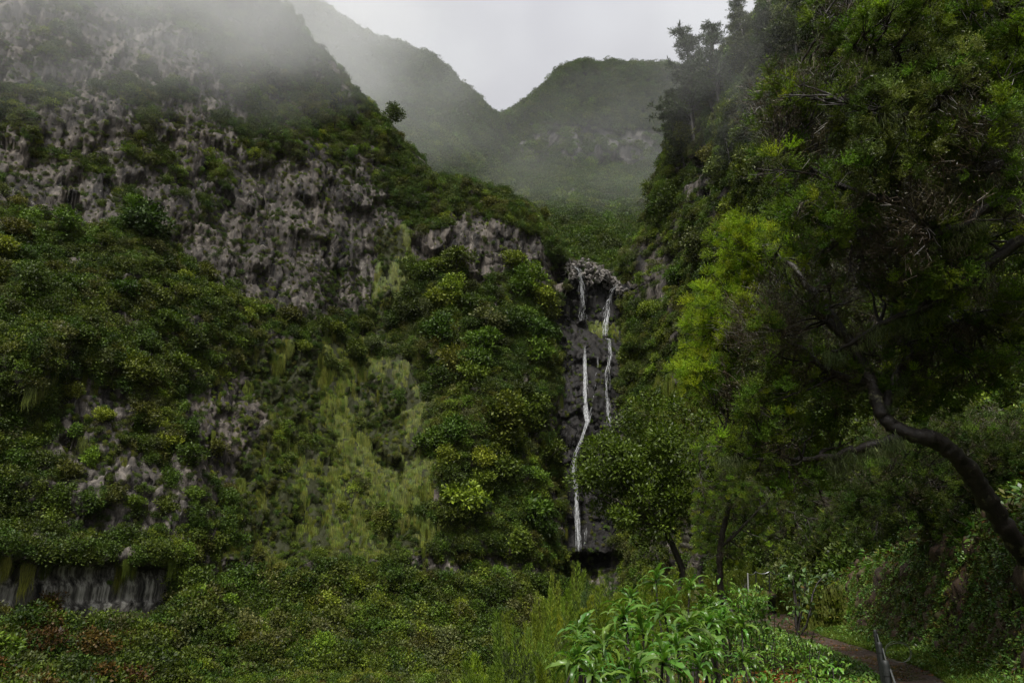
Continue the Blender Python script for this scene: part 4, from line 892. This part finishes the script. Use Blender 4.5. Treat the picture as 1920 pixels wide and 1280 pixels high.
def rosette(name, x, y, d, s, nl, label, cat, leaf, group=None, heads=1, seed=0, lo=-.95):
    g = np.random.default_rng(seed); tops = [atd(x, y, d) + (0 if k == 0 else 1) * np.array([g.normal() * .28, g.normal() * .25, -g.uniform(.05, .4)]) * s for k in range(heads)]
    b = gpt(tops[0][0] + g.normal() * .1, tops[0][1] + g.normal() * .1); o = empty(name, b, label, cat, group); sm = MB()
    for tpt in tops:
        tx, ta = g.uniform(0, .5), g.uniform(0, 6.28); q = wiggle((0, 0, -.08), tpt - b, 6, .05, g); sm.tube(q, np.linspace(.022, .012, 6) * (s if cat == 'plant' else .5), 6)
        if cat != 'plant' or heads > 3:
            for k in range(nl):
                f = 1 - .75 * (k / nl) ** 1.5; c = np.array([np.interp(f, np.linspace(0, 1, 6), q[:, j]) for j in range(3)]) + g.normal(size=3) * np.array([.12, .12, .05]) * s
                part('leaf', leaf, o, tuple(c), (g.normal() * .3, g.uniform(-.7, .5), g.uniform(0, 6.28)), s * g.uniform(.7, 1.2))
            continue
        for k in range(nl):
            el = lo + (1.0 - lo) * (k / nl) ** 1.2; az = k * 2.4 + g.normal() * .25; lf = leaf[k % len(leaf)] if isinstance(leaf, list) else leaf
            part('leaf', lf, o, tuple(tpt - b - np.array([0, 0, .07 * s * (1 - k / nl)])), (g.normal() * .35, -el * .8 + tx * math.cos(az - ta), az), s * g.uniform(.75, 1.2) * (1.0 if k < nl * .75 else .7))
    part('stem', sm.mesh('stem', M['bark'], True), o); return o
TH = [(1290, 1172, 7.6, 1.05, 24, 2, 'largest sow thistle, its big leaf rosette held above two bare dark stems'), (1243, 1232, 6.2, .95, 22, 1, 'sow thistle with a wide open rosette low before the bare stems'), (1132, 1205, 7.6, 1.0, 20, 2, 'sow thistle with drooping pale leaves beside the yellow heath'),
      (1229, 1086, 10.5, 1.0, 18, 1, 'tall thin sow thistle with a withered drooping head'), (1295, 1097, 10.2, .95, 16, 1, 'tall sow thistle with a yellow flowering tip'), (1170, 1150, 9.0, 1, 20, 2, None), (1182, 1118, 9.8, .9, 18, 1, None), (1245, 1140, 9.0, 1.0, 18, 1, None),
      (1205, 1178, 7.8, .9, 18, 1, None), (1330, 1165, 9.0, .8, 16, 1, None), (1085, 1200, 8.6, .8, 18, 1, None), (1190, 1262, 5.9, .8, 18, 1, None), (1110, 1258, 6.6, .75, 18, 1, None), (1310, 1245, 6.0, .7, 16, 1, None), (1270, 1208, 7.0, .8, 16, 1, None)]
_g = np.random.default_rng(77)
for k in range(26):
    x = _g.uniform(1055, 1400); y = np.interp(x, [1055, 1200, 1300, 1400], [1190, 1120, 1110, 1150]) + _g.uniform(0, 120); TH.append((x, y, np.interp(y, [1100, 1280], [11, 6.2]), _g.uniform(.6, .95), 18, 1, None))
for k, (x, y, d, s, nl, hd, lab) in enumerate(TH): rosette('sow_thistle', x, y, d, s * 1.05, nl + 4, lab or 'leafy sow thistle among the clump beside the path', 'plant', TL, None if lab else 'sow thistles beside the path', hd, 820 + k)
rosette('sow_thistle', 1790, 785, ray_ground(1790, 785), 1.5, 18, 'sow thistle with long leaves above the arched trunk', 'plant', TL, None, 1, 851); rosette('sow_thistle', 1880, 748, ray_ground(1880, 748), 1.7, 18, 'sow thistle with lobed leaves high on the bank behind the arched trunk', 'plant', TL, None, 1, 852)
rosette('leafy_sapling', 1492, 1068, 23, 1.7, 22, 'grey-green sapling with glossy leaves growing from the mossy wall', 'plant', SL, None, 5, 853)
for k, (x, y, d, lab) in enumerate([(1368, 1093, 19, 'lime leafy bush standing left of the dirt patch'), (1395, 1112, 17, 'lime leafy bush in front of the far railing'), (1422, 1128, 16, 'small lime leafy bush at the edge of the path'), (1350, 1118, 17, 'low lime leafy bush behind the sow thistles')] + [(x, y, d, 'bright leafy bush between the withered bracken and the path') for x, y, d in ((1400, 1205, 9.5), (1445, 1180, 11.5), (1490, 1172, 12.5), (1520, 1205, 10.5), (1425, 1250, 7.6), (1490, 1235, 8.6), (1560, 1240, 8.2), (1380, 1262, 6.9), (1530, 1268, 7.0))]):
    rosette('leafy_bush', x, y, d, 1.5 if d > 13 else .8, 26, lab, 'bush', LL, 'bright bushes by the path' if 'between' in lab else None, 6, 860 + k)

# --- ferns: every frond a part
def frond(seed, mat, L=.6):
    g = np.random.default_rng(seed); mb = MB(); n = 17; t = np.linspace(.06, 1, n); x = L * t * (1 - .12 * t); z = L * (.55 * t - .75 * t * t)
    for k in range(n):
        w = L * .30 * math.sin(min(1, t[k] * 1.25 + .22) * math.pi) ** .8 * (1 if t[k] < .98 else .2) + .006; c = np.array([x[k], 0, z[k]])
        for sd in (-1, 1):
            e = c + np.array([w * .35, sd * w, -w * .22 + g.normal() * .01]); q = np.array([L * .021, 0, 0]); mb.add([c - q, c + q, e + q * .2, (c + e) / 2 - q * 1.0], [[0, 1, 2, 3]])
    P = np.stack([x, 0 * x, z], -1); P = np.concatenate([[[0, 0, 0]], P]); mb.tube(P, np.linspace(.006, .002, len(P)), 3, cap=False)
    return mb.mesh('frond', mat)
M['fern'] = leafmat('fern', (.040, .080, .012), (.090, .150, .024), warm=1.05); M['bracken'] = leafmat('dead_bracken', (.060, .028, .012), (.165, .078, .035), tr=.2)
FG = [frond(900 + k, M['fern']) for k in range(2)]; FB = [frond(910 + k, M['bracken']) for k in range(2)]
def fern(P, s, fr, label, group, g, n=8, face=None):
    o = empty('fern', P, label, 'fern', group, 0, s)
    for k in range(n):
        az = (k / n * 6.28 + g.normal() * .3) if face is None else face + g.normal() * .75
        part('frond', fr[k % 2], o, (0, 0, 0), (g.normal() * .2, -g.uniform(-.2, .65), az), g.uniform(.7, 1.2))
g = np.random.default_rng(61)
for k in range(46):
    y = g.uniform(7.5, 26); s_ = g.uniform(1.45, 2.7); P = gpt(np.interp(y, PY_, PX_) + s_, y); fern(P, g.uniform(.35, .75), FG, 'green fern growing out of the mossy bank beside the path', 'ferns on the bank', g, 6, math.pi + .3)
fern(gpt(7.95, 11.3), .9, FG, 'largest light green fern at the foot of the bank', None, g, 7, math.pi + .6)
for k in range(34):
    x, y, d = g.uniform(1330, 1500), g.uniform(1150, 1290), 0; d = np.interp(y, [1150, 1290], [13, 6.4]) * g.uniform(.9, 1.1); q = atd(x, y, d); br = g.random() < .72; fern(gpt(q[0], q[1]) + np.array([0, 0, .22]), g.uniform(1.0, 1.5), FB if br else FG, 'brown withered bracken between sow thistles and path' if br else 'green fern among withered bracken beside the path', 'withered bracken' if br else 'green ferns among bracken', g, 7)
for k in range(12):
    q = atd(g.uniform(1085, 1160), 1120, g.uniform(12.5, 16)); fern(gpt(q[0], q[1]), g.uniform(.8, 1.2), FB, 'rusty bracken at the foot of the tall heath shrubs', 'rusty bracken', g, 7)

# ------------------------------------------------------------------ ground cover near the path
def herb(seed, m, n=14, L=.5, w=.24, up=.35):
    g = np.random.default_rng(seed); mb = MB(); a = g.uniform(0, 6.28, n); el = g.uniform(-.1, 1.0, n); D = np.stack([np.cos(a) * np.cos(el), np.sin(a) * np.cos(el), np.sin(el) + .1], -1)
    st = D * g.uniform(.05, .5, (n, 1)) + np.array([0, 0, 1]) * g.uniform(0, up, (n, 1)); leaf_quads(mb, st, unit(D + [0, 0, -.25]), unit(np.array([0, 0, 1.0]) + .5 * rdir(n, g)), L * g.uniform(.6, 1.2, n), w * g.uniform(.7, 1.2, n), m, .06); return mb
def tuft(seed, m, n=26):
    g = np.random.default_rng(seed); mb = MB()
    for q in range(n):
        d = unit(np.array([g.normal() * .5, g.normal() * .5, 1.0])); a = np.array([g.normal() * .2, g.normal() * .2, -.05]); L = g.uniform(.5, 1.1); s = unit(np.cross(d, g.normal(size=3))) * .035; b = a + d * L * .6; c = a + d * L + np.array([d[0], d[1], -.5]) * .25
        mb.add([a - s, a + s, b + s * .7, b - s * .7], [[0, 1, 2, 3]], m); mb.add([b - s * .7, b + s * .7, c], [[0, 1, 2]], m)
    return mb
GC = [herb(950 + k, m) for m in range(4) for k in range(3)] + [tuft(970 + k, 4) for k in range(3)] + [hanging(980 + k, 26, 5, .8, 1.2) for k in range(2)]
GCM = [M['nearmid'], M['nearlime'], M['olive'], M['rust'], M['grassgreen'], M['twig']]
g = np.random.default_rng(62)
def ground_pts(n, s0, s1, y0, y1, pw=1.0):
    y = y0 + (y1 - y0) * g.random(n) ** pw; s = g.uniform(s0, s1, n); x = np.interp(y, PY_, PX_) + s; P = np.stack([x, y, gz(x, y)], -1)
    e = .05; gx = (gz(x + e, y, False) - gz(x - e, y, False)) / (2 * e); gy = (gz(x, y + e, False) - gz(x, y - e, False)) / (2 * e); Nn = unit(np.stack([-gx, -gy, np.ones(n)], -1)); return P, Nn, s
def cover(name, n, s0, s1, y0, y1, size, prob, label, cat, pw=1.0, tilt=.6, dens=None):
    P, Nn, s = ground_pts(n, s0, s1, y0, y1, pw)
    if dens is not None: k = g.random(len(P)) < dens(P, s); P, Nn = P[k], Nn[k]
    idx = pick(prob, len(P), g); drift = fbm(P / 1.6, 2, 300); idx = np.where((drift > .28) & (idx < 3), idx + 3, idx) if prob[3] else idx
    z = unit(np.array([0, 0, 1.0]) * (1 - tilt) + Nn * tilt + .2 * rdir(len(P), g)); R = frame(z, g.uniform(0, 6.28, len(P))); h = idx >= 15
    if h.any(): R[h] = wall_frames(Nn[h], g)
    scatter(name, GC, P + Nn * .01, R, g.uniform(*size, len(P)), idx, GCM, kind='stuff', label=label, cat=cat)
#         mid x3   lime x3   olive x3   rust x3  grass x3  hang x2
cover('undergrowth', 15000, -9.5, -.75, 3.5, 30, (.06, .17), [4, 4, 4, 2, 2, 2, 3, 3, 3, 2.6, 2.6, 2.6, 1.6, 1.6, 1.6, 0, 0], 'low leafy undergrowth beside the path', 'undergrowth', 1.5)
cover('slope_undergrowth', 7000, -34, -8, 8, 70, (.35, .9), [4, 4, 4, 1, 1, 1, 2, 2, 2, .6, .6, .6, 1, 1, 1, 0, 0], 'leafy undergrowth on the slope dropping to the ravine', 'undergrowth')
cover('path_edge_leaves', 4500, -1.7, -.62, 4.5, 26, (.08, .18), [5, 5, 5, 4, 4, 4, 1, 1, 1, 0, 0, 0, 2, 2, 2, 0, 0], 'bright leafy herbs along the railing side of the path', 'herbs', 1.2)
cover('verge_grass', 6500, .52, 1.55, 5, 30, (.08, .17), [1, 1, 1, .6, .6, .6, 0, 0, 0, 0, 0, 0, 9, 9, 9, 0, 0], 'short green grass strip between path and bank', 'grass', 1.2)
cover('bank_herbs', 20000, 1.3, 2.85, 5, 32, (.06, .16), [3, 3, 3, 2.8, 2.8, 2.8, 2, 2, 2, 1, 1, 1, 1, 1, 1, 2, 2], 'small herbs and moss tufts on the brown bank', 'herbs', 1.2, .8)
cover('bank_top_plants', 5200, 2.5, 9, 6, 34, (.16, .42), [5, 5, 5, .5, .5, .5, 2, 2, 2, .8, .8, .8, .5, .5, .5, .5, .5], 'leafy plants crowding the top of the bank', 'plants')
cover('far_verge_plants', 3000, -4, 12, 32, 75, (.25, .6), [4, 4, 4, 2, 2, 2, 2, 2, 2, .5, .5, .5, 3, 3, 3, 0, 0], 'low plants beside the far part of the path', 'plants', 1, .6, lambda P, s: (np.abs(s) > .7).astype(float))
P, Nn, s = ground_pts(2600, 2.9, 34, 8, 80); sz = g.uniform(.5, 1.5, len(P)) * np.clip(P[:, 1] / 30, .45, 1.2)
scatter('bank_shrubs', SHR, P - np.array([0, 0, .1]), frame(unit(np.array([0, 0, 1.0]) + .3 * rdir(len(P), g)), g.uniform(0, 6.28, len(P))), sz, shrub_idx(pick([9, 2, .1, 1, .1, .3], len(P), g), g), WALL, kind='stuff', label='dark shrubs covering the slope above the bank', cat='shrubs')  # leaf colours weighted dark, painting in the shade on this slope
P, Nn, s = ground_pts(2600, -60, -12, 14, 80); sz = g.uniform(.5, 1.2, len(P))
scatter('ravine_shrubs', SHR, P - np.array([0, 0, .1]), frame(unit(np.array([0, 0, 1.0]) + .3 * rdir(len(P), g)), g.uniform(0, 6.28, len(P))), sz, shrub_idx(pick([4, 5, 1.4, 2, .6, .5], len(P), g), g), WALL, kind='stuff', label='shrubs filling the bottom of the ravine', cat='shrubs')

PB = []
for k in range(4):
    _b = bmesh.new(); _g = np.random.default_rng(990 + k)
    for p in rdir(10, _g) * np.array([1, .8, .55]): _b.verts.new(p)
    bmesh.ops.convex_hull(_b, input=_b.verts); bmesh.ops.delete(_b, geom=[v for v in _b.verts if not v.link_faces], context='VERTS'); _b.verts.index_update(); q = MB(); q.add([tuple(v.co) for v in _b.verts], [[v.index for v in f.verts] for f in _b.faces if len(f.verts) == 3]); _b.free(); PB.append(q)
for k in range(2):
    q = MB(); _g = np.random.default_rng(995 + k); leaf_quads(q, np.zeros((3, 3)), rdir(3, _g) * [1, 1, .1], np.array([[0, 0, 1.0]] * 3), 2.4, 1.0, 1, .1); PB.append(q)
P, Nn, s = ground_pts(2600, -.75, .75, 4.5, 45, 1.3); M['pebble'] = plainmat('pebble', (.06, .052, .045), .45, 0, .5, 3)
scatter('path_litter', PB, P, frame(unit(np.array([0, 0, 1.0]) + .3 * rdir(len(P), g)), g.uniform(0, 6.28, len(P))), g.uniform(.008, .034, len(P)), pick([1, 1, 1, 1, 1.2, 1.2], len(P), g), [M['pebble'], M['bracken']], kind='stuff', label='pebbles and dead leaves scattered on the path', cat='litter')
# ------------------------------------------------------------------ railings, walls
M['post'] = plainmat('green_black_paint', (.006, .008, .007), .6, 0, .4, 30); M['cable'] = plainmat('steel_cable', (.42, .43, .44), .35, .9, .2, 60); M['pale'] = plainmat('galvanised_post', (.38, .38, .37), .5, .3)
rail = empty('cable_railing', gpt(2.75, 5.4), 'dark posts with a steel cable guarding the near path edge', 'railing'); rb = np.array(rail.location); tops = []
for (x, y, d) in [(1700, 1330, 3.3), (1659, 1237, 5.0), (1648, 1203, 7.3), (1640, 1180, 11.0)]:
    t = atd(x, y, d); b = gpt(t[0], t[1]); tops.append(t); mb = MB(); mb.tube([b - [0, 0, .2], t - [0, 0, .03], t - [0, 0, .008], t], [.027, .027, .025, .018], 14); o = part('post', mb.mesh('post', M['post'], True), rail); o.matrix_parent_inverse = Matrix.Translation(-Vector(rb))
    mb = MB(); mb.tube([t - [0, 0, .10], t - [0, 0, .075]], [.031, .031], 12); c = part('clamp', mb.mesh('clamp', M['post'], True), o)
mb = MB(); tops = np.array(tops) - [0, 0, .06]; tops[:, 0] += .03
for a, b in zip(tops[:-1], tops[1:]):
    t = np.linspace(0, 1, 9)[:, None]; q = a * (1 - t) + b * t; q[:, 2] -= .05 * 4 * t[:, 0] * (1 - t[:, 0]); mb.tube(q, .006, 8, cap=False)
o = part('cable', mb.mesh('cable', M['cable'], True), rail); o.matrix_parent_inverse = Matrix.Translation(-Vector(rb))
mb = MB(); th = np.linspace(0, 6.28 * 1.9, 50); c = tops[2] + [.02, 0, -.04]
mb.tube(np.stack([c[0] + .17 * (1 - np.cos(th)) * (1 - .25 * th / 12) * .9, c[1] + .05 * np.sin(th * .5), c[2] + .11 * np.sin(th) * (1 - .2 * th / 12)], -1), .0022, 5); o = part('wire_loop', mb.mesh('wire_loop', M['post'], True), rail); o.matrix_parent_inverse = Matrix.Translation(-Vector(rb))
far = empty('cable_railing', gpt(17.8, 53), 'thin posts with a slack cable at the far bend of the path', 'railing'); fb = np.array(far.location); tops = []
for k, (x, y0, y1, d) in enumerate([(1402, 1074, 1100, 52), (1417, 1071, 1100, 53), (1442, 1071, 1100, 53), (1468, 1073, 1099, 54)]):
    t, b = atd(x, y0, d), atd(x, y1, d); tops.append(t); mb = MB(); mb.tube([b - [0, 0, .5], t], [.05, .05], 8); o = part('post', mb.mesh('post', M['pale'] if k == 0 else M['post'], True), far); o.matrix_parent_inverse = Matrix.Translation(-Vector(fb))
mb = MB()
for a, b in zip(tops[:-1], tops[1:]):
    t = np.linspace(0, 1, 9)[:, None]; q = a * (1 - t) + b * t; q[:, 2] -= .16 * 4 * t[:, 0] * (1 - t[:, 0]); mb.tube(q, .022, 6, cap=False)
o = part('cable', mb.mesh('cable', M['cable'], True), far); o.matrix_parent_inverse = Matrix.Translation(-Vector(fb))
M['mosswall'] = rockmat('mossy_wall', (.006, .005, .003), (.02, .015, .009), moss=(.010, .010, .003), pale=(.02, .02, .014), scale=4.0)
def mossy_wall(a, b, thick, h, label, seed):
    """a block with weathered faces from foot a to foot b, running back by thick"""
    a, b = np.array(a, float), np.array(b, float); o = empty('mossy_wall', a, label, 'wall'); u = b - a; n = unit(np.array([-u[1], u[0], 0])); n = n if n[1] > 0 else -n; bm = bmesh.new()
    bmesh.ops.create_cube(bm, size=1.0); bmesh.ops.subdivide_edges(bm, edges=bm.edges, cuts=14, use_grid_fill=True)
    for v in bm.verts:
        p = np.array(v.co); q = a * 0 + u * (p[0] + .5) + n * thick * (p[1] + .5) + np.array([0, 0, (p[2] + .5) * (h + .35 * (p[0] + .5)) - .2]); w = fbm((q + a)[None] / .45, 3, seed)[0]; v.co = q + n * w * .10 + np.array([0, 0, w * .06])
    me = bpy.data.meshes.new('wall'); bm.to_mesh(me); bm.free(); me.materials.append(M['mosswall'])
    for k, val in (('tone', .4), ('moss', .62), ('streak', 0.0)): me.attributes.new(k, 'FLOAT', 'POINT').data.foreach_set('value', np.full(len(me.vertices), val, np.float32))
    part('wall', me, o); gg = np.random.default_rng(seed); k = 520; f = gg.random((k, 1)); Q = u * f + n * gg.uniform(-.16, -.04, (k, 1)) + np.array([0, 0, 1.0]) * gg.uniform(.05, 1.05, (k, 1)) * (h + .3 * f)
    idx = np.where(gg.random(k) < .5, 15 + gg.integers(0, 2, k), pick([2, 2, 2, 1, 1, 1, 3, 3, 3], k, gg)); scatter('moss', GC, Q, wall_frames(np.tile(-n, (k, 1)), gg, .4), gg.uniform(.1, .28, k), idx, [M['mid'], M['lime'], M['olive'], M['rust'], M['grassgreen'], M['grass']], parent=o, kind='stuff'); return o
A1, B1 = atd(1500, 1160, 24.4), atd(1588, 1168, 23.8); zz = float(gz(A1[:1] * 0 + 10.2, A1[1:2])[0]); A1[2] = B1[2] = zz
mossy_wall(A1, B1, 1.4, 1.15, 'mossy earth-covered wall beside a dark gap in the bank', 5)
A2, B2 = atd(1457, 1132, 34), atd(1500, 1134, 34); A2[2] = B2[2] = gpt(A2[0], A2[1])[2]; mossy_wall(A2, B2, 1.2, .95, 'lower mossy wall with stone coping behind the glossy sapling', 9)

# ------------------------------------------------------------------ air
def boxmesh(name, a, b):
    x0, y0, z0 = a; x1, y1, z1 = b; mb = MB()
    mb.add([(x0, y0, z0), (x1, y0, z0), (x1, y1, z0), (x0, y1, z0), (x0, y0, z1), (x1, y0, z1), (x1, y1, z1), (x0, y1, z1)],
           [[3, 2, 1, 0], [4, 5, 6, 7], [0, 1, 5, 4], [1, 2, 6, 5], [2, 3, 7, 6], [3, 0, 4, 7]])
    return mb
m, nt, out = newmat('haze_air'); pv = N(nt, 'ShaderNodeVolumePrincipled'); pv.inputs['Color'].default_value = (.93, .95, .97, 1); pv.inputs['Density'].default_value = HAZE
pv.inputs['Anisotropy'].default_value = .2; nt.links.new(pv.outputs[0], out.inputs['Volume'])
lo = min(o['P'][..., 2].min() for o in (CL, RC, MT, GR, VL)) - 1
allP = np.concatenate([o['P'].reshape(-1, 3) for o in (CL, RC, MT, GR, VL)])
link('haze', boxmesh('haze', (allP[:, 0].min() - 10, allP[:, 1].min() - 10, lo), (allP[:, 0].max() + 10, allP[:, 1].max() + 10, allP[:, 2].max() + 25)).mesh('haze', m), kind='stuff')
def mist(name, c, r, dens, seed, scale=2.2):
    bm = bmesh.new(); bmesh.ops.create_icosphere(bm, subdivisions=3, radius=1.0); me = bpy.data.meshes.new(name); bm.to_mesh(me); bm.free()
    m, nt, out = newmat(name); tc = N(nt, 'ShaderNodeTexCoord')
    ln = N(nt, 'ShaderNodeVectorMath', operation='LENGTH'); nt.links.new(tc.outputs['Object'], ln.inputs[0])
    mp = N(nt, 'ShaderNodeMapping'); mp.inputs['Location'].default_value = (seed, seed * .7, 0); nt.links.new(tc.outputs['Object'], mp.inputs[0])
    no = N(nt, 'ShaderNodeTexNoise', i_Scale=scale, i_Detail=3.0, i_Roughness=.5); nt.links.new(mp.outputs[0], no.inputs['Vector'])
    fall = ramp(nt, ln.outputs['Value'], [(.0, (1, 1, 1)), (.45, (.6, .6, .6)), (.97, (0, 0, 0))])
    nz = ramp(nt, no.outputs['Fac'], [(.32, (.1, .1, .1)), (.68, (1, 1, 1))])
    d = math_(nt, 'MULTIPLY', math_(nt, 'MULTIPLY', fall, nz), dens)
    pv = N(nt, 'ShaderNodeVolumePrincipled'); pv.inputs['Color'].default_value = (.95, .96, .97, 1); pv.inputs['Anisotropy'].default_value = .2
    nt.links.new(d, pv.inputs['Density']); nt.links.new(pv.outputs[0], out.inputs['Volume'])
    me.materials.append(m); o = link(name, me, kind='stuff'); o.location = c; o.scale = r; return o
mist('mist_bank', at(600, 90, 170), (70, 42, 55), .019, 1.0, 3.0)
mist('mist_bank', at(480, -20, 114), (48, 18, 36), .042, 2.0, 2.8)
mist('mist_bank', at(180, -80, 90), (70, 16, 34), .032, 5.0, 2.8)
mist('mist_bank', at(1150, 300, 255), (120, 60, 60), .0042, 9.0, 3.2)
mist('mist_bank', at(1340, 90, 88), (18, 10, 22), .013, 12.0)
